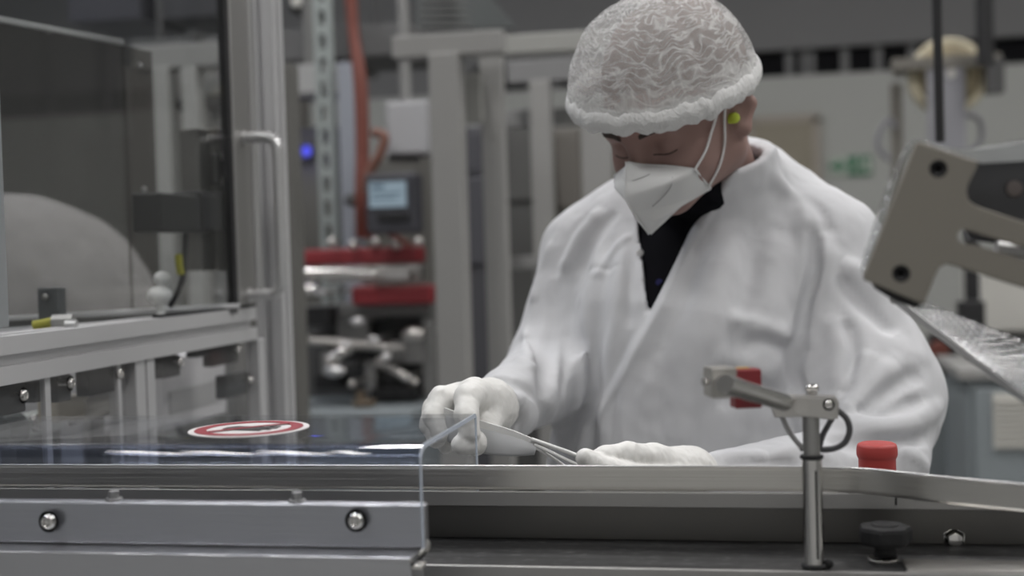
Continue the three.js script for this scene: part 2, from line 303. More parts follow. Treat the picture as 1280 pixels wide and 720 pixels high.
{ // grey cabinets right
  const t = thing('control_cabinet', 'blue grey steel control cabinet with louvred vent at the right edge', 'cabinet');
  const d = 4.2, a = at(1208, 474, d), zb = a.z;
  const w = 1.1, hx = a.x;
  mesh('carcass', box(w, a.y, .5, hx + w / 2, a.y / 2, zb - .25, .008), M.blueGrey, t);
  const dr = mesh('door', box(w - .04, a.y - .1, .02, hx + w / 2, a.y / 2 + .02, zb + .012, .006), M.blueGrey, t);
  const v0 = at(1238, 490, d), v1 = at(1330, 556, d);
  mesh('vent', [box(v1.x - v0.x, v0.y - v1.y, .012, (v0.x + v1.x) / 2, (v0.y + v1.y) / 2, zb + .026), ...Array.from({ length: 9 }, (_, i) => box((v1.x - v0.x) * .94, .008, .016, (v0.x + v1.x) / 2, v1.y + (i + .8) / 10 * (v0.y - v1.y), zb + .034))], M.offWhite, t);
  mesh('worktop', box(w + .06, .035, .56, hx + w / 2, a.y + .018, zb - .25, .006), M.frameBeige, t);
  const t2 = thing('control_cabinet', 'narrow blue grey cabinet directly behind the worker\'s elbow', 'cabinet');
  const c0 = at(1146, 476, 4.85), c1 = at(1196, 476, 4.85);
  mesh('carcass', box(c1.x - c0.x + .12, c0.y, .4, (c0.x + c1.x) / 2 - .03, c0.y / 2, c0.z - .2, .008), M.blueGrey, t2);
  mesh('door', box(c1.x - c0.x, c0.y - .1, .02, (c0.x + c1.x) / 2 - .02, c0.y / 2, c0.z + .012, .005), M.blueGrey, t2);
  const s = thing('switch_box', 'small black and red switch box on the narrow cabinet behind the elbow', 'switch box');
  const sp = at(1183, 476, 4.85);
  mesh('housing', box(.10, .17, .1, sp.x, c0.y + .085, sp.z - .1, .01), M.black, s);
  mesh('push_button', lathe([[0, .045], [.03, .045], [.036, .036], [.036, .008], [.02, .008], [.02, 0], [0, 0]], V(sp.x - .02, c0.y + .11, sp.z - .05), V(0, 0, 1)), M.orange, s);
}
{ // pale box unit behind the arm on the right
  const t = thing('machine_housing', 'pale beige machine housing seen below the grey bracket arm', 'machine housing');
  const d = 4.9, a = at(1226, 335, d), b = at(1420, 412, d);
  mesh('hood', box(b.x - a.x, a.y - b.y, .5, (a.x + b.x) / 2, (a.y + b.y) / 2, a.z - .25, .02), M.offWhite, t);
  mesh('plinth', box(b.x - a.x - .08, b.y, .42, (a.x + b.x) / 2, b.y / 2, a.z - .25, .01), M.midGrey, t);
  const p = thing('black_column', 'black upright column left of the pale beige machine housing', 'column');
  mesh('column_tube', post(1208, 1224, 350, 285, 4.6, .05), M.black, p);
  const bp = at(1216, 350, 4.6); mesh('foot_plate', box(.16, .02, .16, bp.x, .01, bp.z - .025), M.black, p);
  const cl = at(1212, 398, 4.6); mesh('cable_box', box(.09, .13, .08, cl.x, cl.y, cl.z + .03, .008), M.black, p);
}
{ // cable reel on its stand
  const t = thing('reel_stand', 'tall bobbin stand with a yellowish reel of ribbon by the back wall', 'reel stand');
  const d = 5.6, c = at(1180, 100, d), R = 47 / FPX * d;
  const lp = at(1122, 120, d), z = c.z;
  mesh('upright', [box(.05, lp.y + .06, .05, lp.x, (lp.y + .06) / 2, z - .02, .004), box(.3, .03, .4, lp.x, .015, z, .004)], M.brownGrey, t);
  const e0 = at(1110, 88, d), e1 = at(1238, 84, d);
  mesh('crossbar', box(e1.x - e0.x, .05, .05, (e0.x + e1.x) / 2, (e0.y + e1.y) / 2, z + .2, .004), M.brownGrey, t); mesh('bearing_arm', box(.05, .05, .24, e0.x + .05, (e0.y + e1.y) / 2, z + .09, .004), M.brownGrey, t);
  const rl = mesh('reel', [new THREE.TorusGeometry(R * .86, R * .14, 12, 48).translate(c.x, c.y, z + .07), new THREE.TorusGeometry(R * .86, R * .14, 12, 48).translate(c.x, c.y, z + .13)], M.cream, t);
  mesh('reel_core', lathe([[R * .25, -.06], [R * .8, -.06], [R * .8, .06], [R * .25, .06], [R * .25, -.06]], V(c.x, c.y, z + .1), V(0, 0, 1)), std(lin(.26, .22, .14), .7), t);
  mesh('hanging_web', pbox(1160, 80, 1206, 200, d - .2, .02), std(lin(.24, .24, .26), .5), t);
  mesh('end_bracket', box(.07, .14, .08, at(1231, 110, d).x, at(1231, 105, d).y, z + .2, .006), M.darkGrey, t);
  mesh('axle', rod(V(c.x, c.y, z - .05), V(c.x, c.y, z + .22), .02), M.steel, t);
  each('hose', [tube([at(1112, 200, d), at(1098, 185, d), at(1100, 165, d), at(1112, 150, d), at(1120, 160, d)], .012), tube([at(1206, 195, d), at(1226, 175, d), at(1224, 150, d), at(1206, 142, d)], .012)], std(lin(.2, .2, .22), .5), t);
}
{ // thin dark rods hanging behind the arm
  for (const [x0, y0, x1, y1, d, r, l] of [[1165, -40, 1175, 178, 2.3, .0085, 'thin black rod rising in front of the yellowish reel'], [1228, -40, 1232, 82, 5.2, .035, 'thick dark rod hanging right of the yellowish reel']]) {
    const t = thing('hanging_rod', l, 'rod'), b = at(x1, y1, d), a = V(b.x + (at(x0, y0, d).x - b.x), HALL.h, b.z);
    mesh('rod', rod(b, a, r), M.black, t); mesh('ceiling_plate', box(.12, .02, .12, a.x, HALL.h - .01, a.z), M.darkGrey, t);
  }
}
// ---- assembly machine with red beams between the frames
{
  const D = 3.9;
  const t = thing('assembly_machine', 'blurred assembly machine with red beams and shiny metal fittings', 'machine');
  mesh('red_beam', pbox(374, 310, 527, 331, D, .08, .012), M.red, t, 'upper dark red machine beam');
  mesh('red_beam', pbox(436, 357, 541, 381, D - .08, .08, .012), M.red, t, 'lower dark red machine beam');
  mesh('steel_rod', rod(at(380, 342, D - .15), at(470, 342, D - .12), .017), M.chrome, t);
  mesh('steel_rod', rod(at(377, 362, D - .15), at(395, 362, D - .15), .019), M.chrome, t);
  each('rail', [pbox(405, 333, 527, 352, D - .02, .05), pbox(465, 339, 512, 350, D - .1, .04)], M.steel, t);
  mesh('deck', pbox(370, 381, 541, 396, D, .25), M.midGrey, t);
  each('underframe', [pbox(362, 396, 372, 506, D, .05), pbox(528, 396, 541, 506, D, .05)], M.frameGrey, t);
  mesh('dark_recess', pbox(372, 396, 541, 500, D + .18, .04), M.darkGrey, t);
  each('black_block', [pbox(378, 384, 412, 408, D - .1, .08), pbox(392, 470, 425, 486, D - .05, .1), pbox(462, 486, 520, 500, D - .05, .1)], M.black, t);
  for (const [x, y, r, sx] of [[380, 425, 7, 1.0], [426, 441, 9, .8], [418, 464, 9, 1.6], [482, 446, 7, 1], [516, 418, 11, 1.3], [507, 472, 6, 1], [446, 402, 6, 1.6], [402, 366, 6, 1], [466, 424, 5, 1.6], [440, 480, 6, .8]]) {
    const c = at(x, y, D - .12); const R = r / FPX * D;
    mesh('fitting', [ball(c, R, sx, .8, .8), rod(c, V(c.x, c.y, c.z - .3), R * .5)], [M.chrome, M.aluBright, M.steel][Math.floor(rnd() * 3)], t);
  }
  each('shaft', [rod(at(383, 425, D - .1), at(505, 436, D - .05), .014), rod(at(410, 455, D - .1), at(440, 430, D - .1), .02), rod(at(470, 450, D), at(520, 480, D), .016)], M.steel, t);
  each('bracket', [pbox(420, 395, 462, 432, D + .1, .05), pbox(455, 452, 470, 492, D, .05), pbox(485, 425, 530, 455, D + .05, .06), pbox(400, 440, 412, 470, D, .04)], M.steelDull, t);
  const f0 = at(355, 506, D), f1 = at(545, 506, D);
  mesh('base_cabinet', box(f1.x - f0.x, f0.y, .42, (f0.x + f1.x) / 2, f0.y / 2, f0.z - .02, .01), M.blueGrey, t);
  each('small_knob', [1, 2, 3, 4, 5].map(i => ball(at(388 + i * 27, 306 - (i % 2) * 3, D - .02), .016)), M.steel, t);
  const br = thing('brass_fitting', 'small brownish fitting lying on the grey machine base', 'fitting');
  const bp = at(455, 500, D - .12); bp.y = f0.y; mesh('fitting_body', [box(.06, .02, .05, bp.x, bp.y + .0115, bp.z, .006), rod(V(bp.x - .01, bp.y + .02, bp.z), V(bp.x - .01, bp.y + .045, bp.z), .015)], std(lin(.12, .09, .06), .5), br);
}
{ // monitor and its stand
  const D = 3.7, t = thing('monitor', 'black machine terminal with a lit pale blue screen', 'monitor');
  mesh('casing', pbox(455, 216, 521, 292, D, .09, .012), M.navy, t);
  mesh('screen', pbox(460, 227, 508, 259, D + .008 - .012, .012, .002), M.screen, t);
  each('screen_line', [pbox(464, 231, 480, 236, D - .006, .002, 0), pbox(464, 241, 502, 243, D - .006, .002, 0), pbox(464, 247, 496, 249, D - .006, .002, 0)], std(lin(.1, .16, .22), .4), t);
  mesh('swivel_arm', [rod(at(480, 250, D + .08), at(470, 250, D + .3), .022), rod(at(470, 250, D + .3), at(438, 250, D + .42), .022)], M.darkGrey, t);
  mesh('key_tray', pbox(470, 266, 512, 276, D - .01, .02), M.black, t);
}
{ // orange-red cable bundle and blue grey column and perforated column
  const t = thing('cable_bundle', 'orange red cable bundle hanging beside the monitor', 'cable');
  for (const [o, r] of [[0, .016], [8, .012], [-6, .010]]) mesh('cable', tube([at(436 + o * .6, -30, 3.95), at(441 + o * .4, 40, 3.95), at(449 + o * .6, 100, 3.93), at(452 + o * .6, 190, 3.93), at(451 + o * .6, 250, 3.93), at(455 + o, 296, 3.97)], r), M.orange, t);
  const k = thing('cable_bundle', 'reddish brown loop of cable around the upper left of the monitor', 'cable');
  mesh('cable', tube([at(466, 165, 3.85), at(480, 170, 3.84), at(476, 190, 3.84), at(462, 215, 3.85), at(456, 240, 3.86)], .015), std(lin(.16, .07, .05), .6), k);
  mesh('cable', tube([at(458, 262, 3.85), at(478, 284, 3.84), at(500, 300, 3.85), at(512, 306, 3.87)], .009), M.orange, k);
  const p = thing('aluminium_column', 'pale blue grey aluminium column left of the orange cables', 'column');
  mesh('column_profile', post(424, 446, 190, 78, 4.16, .07), std(lin(.30, .32, .36), .5), p);
  const q = thing('perforated_mast', 'pale perforated mast rising past the top of the picture', 'mast');
  const c = at(408, 150, 4.22), W = .052;
  mesh('mast_profile', [box(W * .35, HALL.h, .03, c.x - W * .4, HALL.h / 2, c.z), box(W * .35, HALL.h, .03, c.x + W * .4, HALL.h / 2, c.z), ...Array.from({ length: 60 }, (_, i) => box(W, .03, .028, c.x, .05 + i * .078, c.z))], std(lin(.30, .33, .32), .6), q);
  const l = thing('indicator_light', 'small glowing blue indicator light on the brown grey cabinet', 'indicator light');
  const lp = at(384, 189, 4.385); mesh('lamp_ring', lathe([[.018, 0], [.03, 0], [.03, .012], [.018, .012], [.018, 0]], lp, V(0, 0, 1)), M.darkGrey, l); mesh('lamp_lens', ball(lp, .02, 1, 1, .5), M.ledBlue, l);
  const pl = new THREE.PointLight(0x5058ff, .012, 2); pl.position.copy(lp).add(V(0, 0, .03)); scene.add(pl);
}
{ // cabinets and boards far behind
  const add = (name, label, cat, rect, d, th, mat, extra) => { const t = thing(name, label, cat); const [x0, y0, x1, y1] = rect; const g = y1 > 480 ? (() => { const c0 = at(x0, y0, d), c1 = at(x1, y0, d); return box(c1.x - c0.x, c0.y, th, (c0.x + c1.x) / 2, c0.y / 2, c0.z - th / 2, .008); })() : pbox(...rect, d, th, .006); mesh('body', g, mat, t); if (extra) extra(t); return t; };
  add('machine_cabinet', 'brown grey machine cabinet behind the bright blue indicator', 'cabinet', [366, 160, 430, 600], 4.4, .3, std(lin(.15, .148, .135), .6), t => mesh('door', pbox(372, 165, 424, 300, 4.39, .02), std(lin(.16, .158, .145), .6), t));
  add('white_box', 'square pale grey box mounted above the monitor', 'electrical box', [481, 126, 537, 194], 3.9, .14, std(lin(.34, .34, .35), .6), t => { mesh('lid', pbox(484, 129, 534, 191, 3.89, .012), std(lin(.36, .36, .37), .6), t); each('cable_gland', [0, 1, 2, 3].map(i => rod(at(490 + i * 10, 192, 3.95), at(490 + i * 10, 202, 3.95), .013)), M.darkGrey, t); const c = at(508, 150, 3.97); mesh('drop_tube', rod(V(c.x, c.y, c.z - .0), V(c.x, HALL.h, c.z), .018), M.frameGrey, t); });
  add('white_box', 'low white duct box over the perforated mast', 'duct box', [364, 80, 418, 118], 4.3, .08, std(lin(.36, .36, .355), .6), t => { mesh('flange', pbox(362, 114, 420, 120, 4.29, .1), M.midGrey, t); const c = at(388, 100, 4.33); mesh('drop_rod', rod(V(c.x, c.y, c.z), V(c.x, HALL.h, c.z), .02), M.midGrey, t); });
  add('machine_cabinet', 'wide grey green machine cabinet far behind the frame posts', 'cabinet', [440, 200, 770, 900], 6.2, .5, std(lin(.165, .16, .145), .7), t => { for (const [a, b] of [[446, 520], [526, 600], [606, 680], [686, 764]]) mesh('door', pbox(a, 206, b, 470, 6.18, .02), std(lin(.175, .17, .155), .7), t); });
  add('machine_cabinet', 'dark navy panel cabinet between the two pale frame posts', 'cabinet', [572, 158, 610, 900], 3.9, .3, std(lin(.062, .062, .070), .55), t => each('cover_plate', [pbox(575, 165, 607, 215, 3.89, .015), pbox(575, 222, 607, 330, 3.89, .015)], std(lin(.07, .07, .08), .5), t));
  add('machine_cabinet', 'dark grey cabinet right of the second pale frame post', 'cabinet', [630, 150, 668, 900], 4.6, .3, std(lin(.10, .10, .096), .6), t => mesh('cover_plate', pbox(634, 156, 664, 250, 4.58, .015), std(lin(.11, .11, .105), .6), t));
  add('machine_cabinet', 'brownish cabinet close behind the worker\'s hairnet on the left', 'cabinet', [690, 160, 726, 900], 4.9, .3, std(lin(.135, .125, .11), .6), t => mesh('cover_plate', pbox(694, 166, 722, 260, 4.88, .015), std(lin(.145, .135, .12), .6), t));
  add('overhead_duct', 'long grey overhead duct crossing behind the pale frame', 'duct', [150, 40, 520, 78], 4.7, .4, std(lin(.115, .115, .115), .7), t => { each('duct_joint', [pbox(236, 38, 244, 80, 4.68, .43), pbox(420, 36, 428, 80, 4.68, .43)], M.darkGrey, t); for (const x of [200, 470]) { const c = at(x, 50, 4.9); mesh('hanger', rod(c, V(c.x, HALL.h, c.z), .012), M.darkGrey, t); } });
  add('overhead_unit', 'black overhead unit above the left enclosure', 'overhead unit', [80, -40, 178, 26], 5.0, .4, M.navy, t => { const c = at(130, -20, 5.2); mesh('hanger', rod(c, V(c.x, HALL.h, c.z), .03), M.darkGrey, t); });
  add('overhead_unit', 'dark grey overhead unit left of the steel door stile', 'overhead unit', [196, -40, 284, 22], 5.0, .4, std(lin(.05, .05, .055), .6), t => { const c = at(240, -20, 5.2); mesh('hanger', rod(c, V(c.x, HALL.h, c.z), .03), M.darkGrey, t); });
  add('overhead_unit', 'black spotlight unit with a round lens at the top edge', 'spotlight', [360, -30, 388, 14], 4.4, .16, M.black, t => { mesh('lens', ball(at(371, 2, 4.38), .022, 1, 1, .4), M.offWhite, t); const c = at(374, -20, 4.48); mesh('hanger', rod(c, V(c.x, HALL.h, c.z), .015), M.darkGrey, t); });
  const g = thing('cable_tray', 'sloping dark green grey grating under the ceiling', 'cable tray');
  const p = [at(520, -30, 4.9), at(590, -30, 4.9), at(648, 38, 4.9), at(520, 38, 4.9)];
  mesh('side_plate', extr(p, p[0].z, .03), std(lin(.10, .11, .108), .6), g); each('rung', Array.from({ length: 7 }, (_, i) => { const a = at(525, -20 + i * 9, 4.87), b = at(590 + i * 8, -20 + i * 9, 4.87); return rod(a, b, .006); }), M.midGrey, g);
  const hc = at(540, -25, 4.9); mesh('hanger', rod(V(hc.x, hc.y, hc.z), V(hc.x, HALL.h, hc.z), .012), M.darkGrey, g);
}
{ // the pale frames
  const f = thing('machine_gantry', 'tall beige square tube gantry with two posts behind the worker', 'gantry');
  mesh('post', post(540, 578, 260, 66, 3.2, .075), M.frameBeige, f); mesh('post', post(604, 632, 260, 40, 3.35, .05), M.frameBeige, f);
  mesh('beam', pbox(487, 41, 629, 69, 3.2, .07), M.frameBeige, f); mesh('brace', boxc(at(575, 92, 3.3), at(606, 154, 3.34)), std(lin(.24, .24, .225), .6), f);
  mesh('side_beam', pbox(629, 40, 760, 64, 3.45, .07), std(lin(.33, .33, .31), .6), f);
  const h = thing('machine_gantry', 'second beige gantry with thin posts beside the hairnet', 'gantry');
  mesh('post', post(664, 690, 220, 100, 4.1, .06), M.frameBeige, h); mesh('post', post(727, 764, 220, 100, 4.1, .06), M.frameBeige, h); mesh('beam', pbox(632, 72, 790, 100, 4.1, .06), std(lin(.20, .20, .20), .6), h);
  mesh('crossbar', pbox(632, 134, 790, 156, 4.2, .05), M.frameGrey, h); mesh('lower_rail', pbox(632, 320, 720, 336, 4.1, .05), M.frameGrey, h);
  const k = thing('machine_gantry', 'pale gantry seen through the enclosure glass on the left', 'gantry');
  mesh('post', post(192, 212, 150, 84, 3.6, .06), std(lin(.33, .33, .315), .6), k); mesh('post', post(229, 249, 200, 84, 3.6, .06), std(lin(.36, .36, .345), .6), k); mesh('post', post(263, 276, 200, 120, 3.8, .05), M.frameGrey, k);
  mesh('beam', pbox(160, 54, 300, 84, 3.6, .06), std(lin(.28, .28, .27), .6), k); mesh('crossbar', pbox(190, 122, 300, 136, 3.65, .05), std(lin(.10, .10, .10), .6), k); mesh('crossbar', pbox(250, 94, 300, 118, 3.75, .05), std(lin(.26, .26, .25), .6), k);
  const n = thing('machine_cabinet', 'tall grey brown cabinet behind the frame on the left', 'cabinet');
  const c0 = at(150, 86, 4.4), c1 = at(350, 86, 4.4); mesh('body', box(c1.x - c0.x, c0.y, .4, (c0.x + c1.x) / 2, c0.y / 2, c0.z - .2, .01), std(lin(.155, .15, .14), .65), n);
  for (const [a, b] of [[160, 224], [228, 290], [294, 345]]) mesh('door', pbox(a, 96, b, 420, 4.38, .02), std(lin(.165, .16, .15), .65), n);
  const m = thing('machine_post', 'dark brown grey post right of the chrome door handle', 'post');
  mesh('post_profile', post(344, 368, 250, 80, 2.9, .06), std(lin(.13, .128, .118), .6), m); const mp = at(356, 250, 2.9); mesh('foot_plate', box(.14, .02, .14, mp.x, .01, mp.z - .03), M.darkGrey, m);
}

// ================================================================ the enclosure on the left
const XE = -.80;                                     // plane of the enclosure's side that faces the bed
{
  const Z0 = -1.205, railTop = onX(0, 421.7, XE).y, railBot = onX(0, 483, XE).y, zFar = onX(321, 400, XE).z;
  const zPost = onX(350, 400, XE).z, railMid = (railTop + railBot) / 2, rh = railTop - railBot, XI = XE - rh;
  const t = thing('machine_enclosure', 'aluminium framed machine enclosure with clear door and lower windows at the left edge', 'machine enclosure');
  // T-slot profile: square outline with a slot in the middle of each side, swept along z
  function slotProfile(s, w, dep) {
    const h = s / 2, o = w / 2, p = [];
    for (let k = 0; k < 4; k++) { const a = k * Math.PI / 2, c = Math.cos(a), n = Math.sin(a); for (const [x, y] of [[h, -h], [h, -o], [h - dep, -o], [h - dep, o], [h, o]]) p.push(V(x * c - y * n, x * n + y * c, 0)); }
    return p;
  }
  function profileAlong(a, b, s, w = s * .24, dep = s * .22) {     // along z or y
    const L = a.distanceTo(b), g = extr(slotProfile(s, w, dep), L, L, .0009);
    if (Math.abs(b.y - a.y) > Math.abs(b.z - a.z)) { g.rotateX(-Math.PI / 2); g.translate(a.x, Math.min(a.y, b.y), a.z); }
    else if (Math.abs(b.x - a.x) > .01) { g.rotateY(Math.PI / 2); g.translate(Math.min(a.x, b.x), a.y, a.z); }
    else g.translate(a.x, a.y, Math.min(a.z, b.z));
    return g;
  }
  mesh('rail', profileAlong(V(XE - rh / 2, railMid, Z0), V(XE - rh / 2, railMid, zFar), rh), M.alu, t);
  mesh('end_cap', box(rh * .98, rh * .98, .004, XE - rh / 2, railMid, Z0 + .002, .001), M.black, t);
  // lower uprights between the windows
  const yLow = .9;
  for (const [a, b] of [[176, 189], [190, 201]]) { const za = onX(a, 520, XE).z, zb = onX(b, 520, XE).z; mesh('lower_upright', boxc(V(XE - .004, railBot, za), V(XE - .045, yLow, zb + .003), .002), M.alu, t); }
  // corner post, front corner of the door side
  const s2 = .046, px = XE - s2 / 2 + .012, pz = zPost - .004;
  mesh('corner_post', profileAlong(V(px, 0, pz), V(px, 2.35, pz), s2), M.alu, t);
  mesh('corner_strip', boxc(V(XE - .02, 0, zFar), V(XE + .002, railBot, zFar - .028), .002), M.alu, t);
  // rest of the frame: near post, far-side posts and rails, top, floor plate
  mesh('near_post', profileAlong(V(XE - rh - s2 / 2 - .004, 0, Z0 - .03), V(XE - rh - s2 / 2 - .004, 2.35, Z0 - .03), s2), M.alu, t);
  const XB = XE - .95;
  mesh('back_post', profileAlong(V(XB, 0, pz), V(XB, 2.35, pz), s2), M.alu, t);
  mesh('back_post', profileAlong(V(XB, 0, Z0 - .03), V(XB, 2.35, Z0 - .03), s2), M.alu, t);
  mesh('top_rail', profileAlong(V(px, 2.37, Z0 - .01), V(px, 2.37, pz - .03), s2), M.alu, t);
  mesh('top_rail', profileAlong(V(XB, 2.37, Z0 - .01), V(XB, 2.37, pz - .03), s2), M.alu, t);
  const yTable = onX(120, 402, XE - .12).y;
  each('table_plate', [boxc(V(XE - rh - .003, railTop - .004, Z0 - .03), V(XE - .10, railTop - .016, pz + .03), .002), boxc(V(XE - .55, railTop - .004, Z0 - .03), V(XB + .03, railTop - .016, pz + .03), .002)], M.steelDull, t);
  const bar0 = at(-10, 386, 1.72), bar1 = at(296, 378, 1.98);
  { const d = bar1.clone().sub(bar0), L = d.length(), g = box(L, .006, .02, 0, 0, 0, .001); g.rotateY(-Math.atan2(d.z, d.x)); g.translate((bar0.x + bar1.x) / 2, railTop + .006, (bar0.z + bar1.z) / 2); mesh('inner_bar', g, M.alu, t);
    const k = box(L, .008, .012, 0, 0, 0, .001); k.rotateY(-Math.atan2(d.z, d.x)); k.translate((bar0.x + bar1.x) / 2, railTop - .002, (bar0.z + bar1.z) / 2 + .004); mesh('inner_ledge', k, M.darkGrey, t); }
  mesh('sealing_strip', [boxc(V(XE - .004, railTop + .0005, onX(205, 390, XE).z), V(XE - .018, railTop + .004, zFar), .001)], M.black, t);
  // door: clear sheet with black edge and a steel stile, chrome handle
  const zd0 = Z0 - .0, zd1 = onX(293, 380, XE).z, zs = onX(322, 380, XE).z;
  const door = mesh('door', boxc(V(XE - .008, railTop + .006, Z0), V(XE - .003, 2.3, zd1)), M.glassDoor, t, 'clear door sheet in black edge strip');
  mesh('door_gasket', boxc(V(XE + .0005, railTop + .002, zd1 + .0), V(XE - .012, 2.3, zd1 - .014), .001), M.black, door);
  mesh('door_stile', boxc(V(XE + .003, railTop + .006, zd1 - .0145), V(XE - .018, 2.3, zs + .012), .003), M.steelDull, door, 'brushed steel door stile');
  mesh('door_edge', [boxc(V(XE + .008, railTop + .006, zs + .0115), V(XE - .02, 2.3, zs - .008), .003)], M.aluBright, door);
  const nearPane = mesh('near_strip', boxc(V(XE - .009, railTop + .01, Z0 - .006), V(XE - .02, 2.3, onX(20, 380, XE).z), .001), phys({ color: lin(.70, .71, .72), roughness: .5, transmission: .7, thickness: 0 }), door);
  { const hz = onX(306, 260, XE).z, yT = onX(320, 176, XE).y, yB = onX(318, 368, XE).y, o = .058, r = .0088;
    const pts = []; const c = .022;
    pts.push(V(XE - .0, yT, hz)); pts.push(V(XE + o - c, yT, hz));
    for (let i = 1; i < 6; i++) { const a = i / 6 * Math.PI / 2; pts.push(V(XE + o - c + c * Math.sin(a), yT - c + c * Math.cos(a), hz)); }
    pts.push(V(XE + o, yT - c, hz), V(XE + o, (yT + yB) / 2, hz), V(XE + o, yB + c, hz));
    for (let i = 1; i < 6; i++) { const a = i / 6 * Math.PI / 2; pts.push(V(XE + o - c + c * Math.cos(a), yB + c - c * Math.sin(a), hz)); }
    pts.push(V(XE + o - c, yB, hz)); pts.push(V(XE, yB, hz));
    mesh('handle', [new THREE.TubeGeometry(new THREE.CatmullRomCurve3(pts, false, 'centripetal'), 90, r, 14), rod(V(XE - .004, yT, hz), V(XE + .006, yT, hz), .012), rod(V(XE - .004, yB, hz), V(XE + .006, yB, hz), .012)], M.aluBright, door, 'bent silver door handle'); }
  // lock bracket and black interlock switch just inside the door sheet
  const XL = XE - .03;
  mesh('lock_bracket', [boxc(onX(247, 160, XL), onX(266, 338, XL).add(V(-.03, 0, 0)), .002), boxc(onX(267, 160, XL), onX(291, 338, XL).add(V(-.02, 0, 0)), .002)], M.steelDark, t);
  const lockPlate = mesh('lock_plate', boxc(onX(270, 192, XL + .012), onX(287, 233, XL), .003), M.black, t);
  for (const y of [195, 228]) { const p = onX(278, y, XL + .012); mesh('screw', screwGeo(p, V(1, 0, 0), .006), M.steel, lockPlate); }
  const sw = mesh('interlock_switch', [boxc(onX(200, 240, XL + .014), onX(229, 292, XL - .03), .004), boxc(onX(229, 242, XL + .008), onX(252, 291, XL - .03), .003), boxc(onX(251, 238, XL + .016), onX(289, 292, XL - .03), .004)], M.black, t, 'black interlock switch');
  mesh('switch_lid', boxc(onX(253, 243, XL + .018), onX(284, 288, XL + .012), .003), M.rubber, sw);
  mesh('switch_cable', tube([onX(232, 292, XL), onX(231, 320, XL), onX(229, 345, XL), onX(222, 365, XL - .01), onX(212, 384, XL - .02)], .0042), M.blackGloss, t);
  mesh('cable_tag', tube([onX(223, 318, XL + .005), onX(224, 330, XL + .005), onX(226, 342, XL + .004)], .0055), M.yellow, t, 'yellow green cable sleeve');
  // tinted inner panel pair
  const a = at(-40, 20.5, 1.70), b = at(153, 53, 1.96), c = at(185, 66, 2.02);
  const slab = (p, q, off, lo) => { const d = q.clone().sub(p); d.y = 0; const L = d.length(), g = box(L, p.y - lo, .005, 0, 0, 0); g.rotateY(-Math.atan2(d.z, d.x)); g.translate((p.x + q.x) / 2, (p.y + lo) / 2, (p.z + q.z) / 2 + off); return g; };
  const tp = mesh('tinted_panel', slab(a, b, 0, railTop), M.tinted, t, 'dark tinted inner panel');
  const e = b.clone().sub(a); e.y = 0; const L = e.length(), eg = box(L, .008, .008, 0, 0, 0, .001); eg.rotateY(-Math.atan2(e.z, e.x)); eg.translate((a.x + b.x) / 2, a.y + .004, (a.z + b.z) / 2); mesh('panel_edge', eg, M.aluBright, tp);
  const b2 = at(150, 58, 1.955), cy = at(185, 64, 2.02).y; b2.y = cy; c.y = cy;
  const tp2 = mesh('tinted_panel', slab(b2, c, -.008, railTop), M.tinted, t);
  for (const [x, y] of [[174, 82], [180, 237]]) { const p = at(x, y, 2.0); mesh('screw', ball(p, .005, 1, 1, .6), M.aluBright, tp2); }
  const hs = at(61, 40, 1.83); mesh('screw', ball(at(61, 37, 1.83), .006), M.aluBright, tp);
  // lower windows: clear sheets with button head screws in front of black blocks
  const zb = z => V(XE + .001, 0, z), lowB = onX(60, 575, XE).y - .05;
  const panes = [[-20, 62], [70, 164], [203, 318]];
  const paneM = panes.map(([p, q], i) => mesh('lower_window', boxc(V(XE - .012, railBot - .0015, onX(p, 500, XE).z), V(XE - .008, yLow, onX(q, 500, XE).z), 0), M.clearScuffed, t, 'clear lower window sheet'));
  mesh('sheet_edge', boxc(V(XE - .006, railBot, onX(63, 500, XE).z), V(XE - .013, yLow, onX(70, 500, XE).z), .001), M.alu, t);
  mesh('sheet_edge', boxc(V(XE - .007, railBot, onX(155, 500, XE).z), V(XE - .013, yLow, onX(159, 500, XE).z), .001), M.alu, t);
  for (const [x, y, r, k] of [[29, 494, 8, 0], [88, 479, 7.5, 1], [149, 467, 7, 1], [225, 453, 5.5, 2], [297, 437, 5, 2], [313, 475, 5, 2]]) { const p = onX(x, y, XE - .008), D = -p.clone().sub(EYE).dot(CZ.clone()) ; mesh('screw', [screwGeo(p, V(1, 0, 0), r / FPX * D * .92), rod(p.clone().add(V(-.02, 0, 0)), p.clone().add(V(.001, 0, 0)), r / FPX * D * .5)], M.chrome, paneM[k]); }
  for (const [x0, y0, x1, y1] of [[-14, 486, 33, 514], [44, 478, 62, 500], [72, 470, 90, 500], [110, 462, 152, 487], [158, 456, 172, 485], [203, 447, 226, 469], [266, 428, 298, 452], [282, 470, 314, 490], [246, 432, 268, 443]])
    mesh('holding_block', boxc(onX(x0, y0, XE - .022), onX(x1, y1, XE - .022).setX(XE - .040), .002), M.black, t);
  // cladding below, so that the machine stands on the floor
  mesh('base_panel', boxc(V(XE - .005, yLow, Z0), V(XE - .02, .08, pz + .03), .002), M.alu, t);
  mesh('back_panel', boxc(V(XB - .03, railTop, Z0 - .02), V(XB - .035, 2.3, pz + .03), 0), M.tinted, t);
  mesh('base_panel', boxc(V(XB - .02, railMid, Z0 - .02), V(XB - .03, .08, pz + .03), .002), M.alu, t);
  // things inside
  const inX = XE - .16;
  const cy1 = thing('pneumatic_cylinder', 'grey green pneumatic cylinder behind the nearest lower window', 'pneumatic cylinder');
  const q0 = onX(0, 540, inX), q1 = onX(40, 530, inX), q2 = onX(64, 520, inX), q3 = onX(64, 528, inX);
  mesh('barrel', rod(onX(16, 536, inX), onX(66, 524, inX), .017), std(lin(.55, .60, .57), .4), cy1);
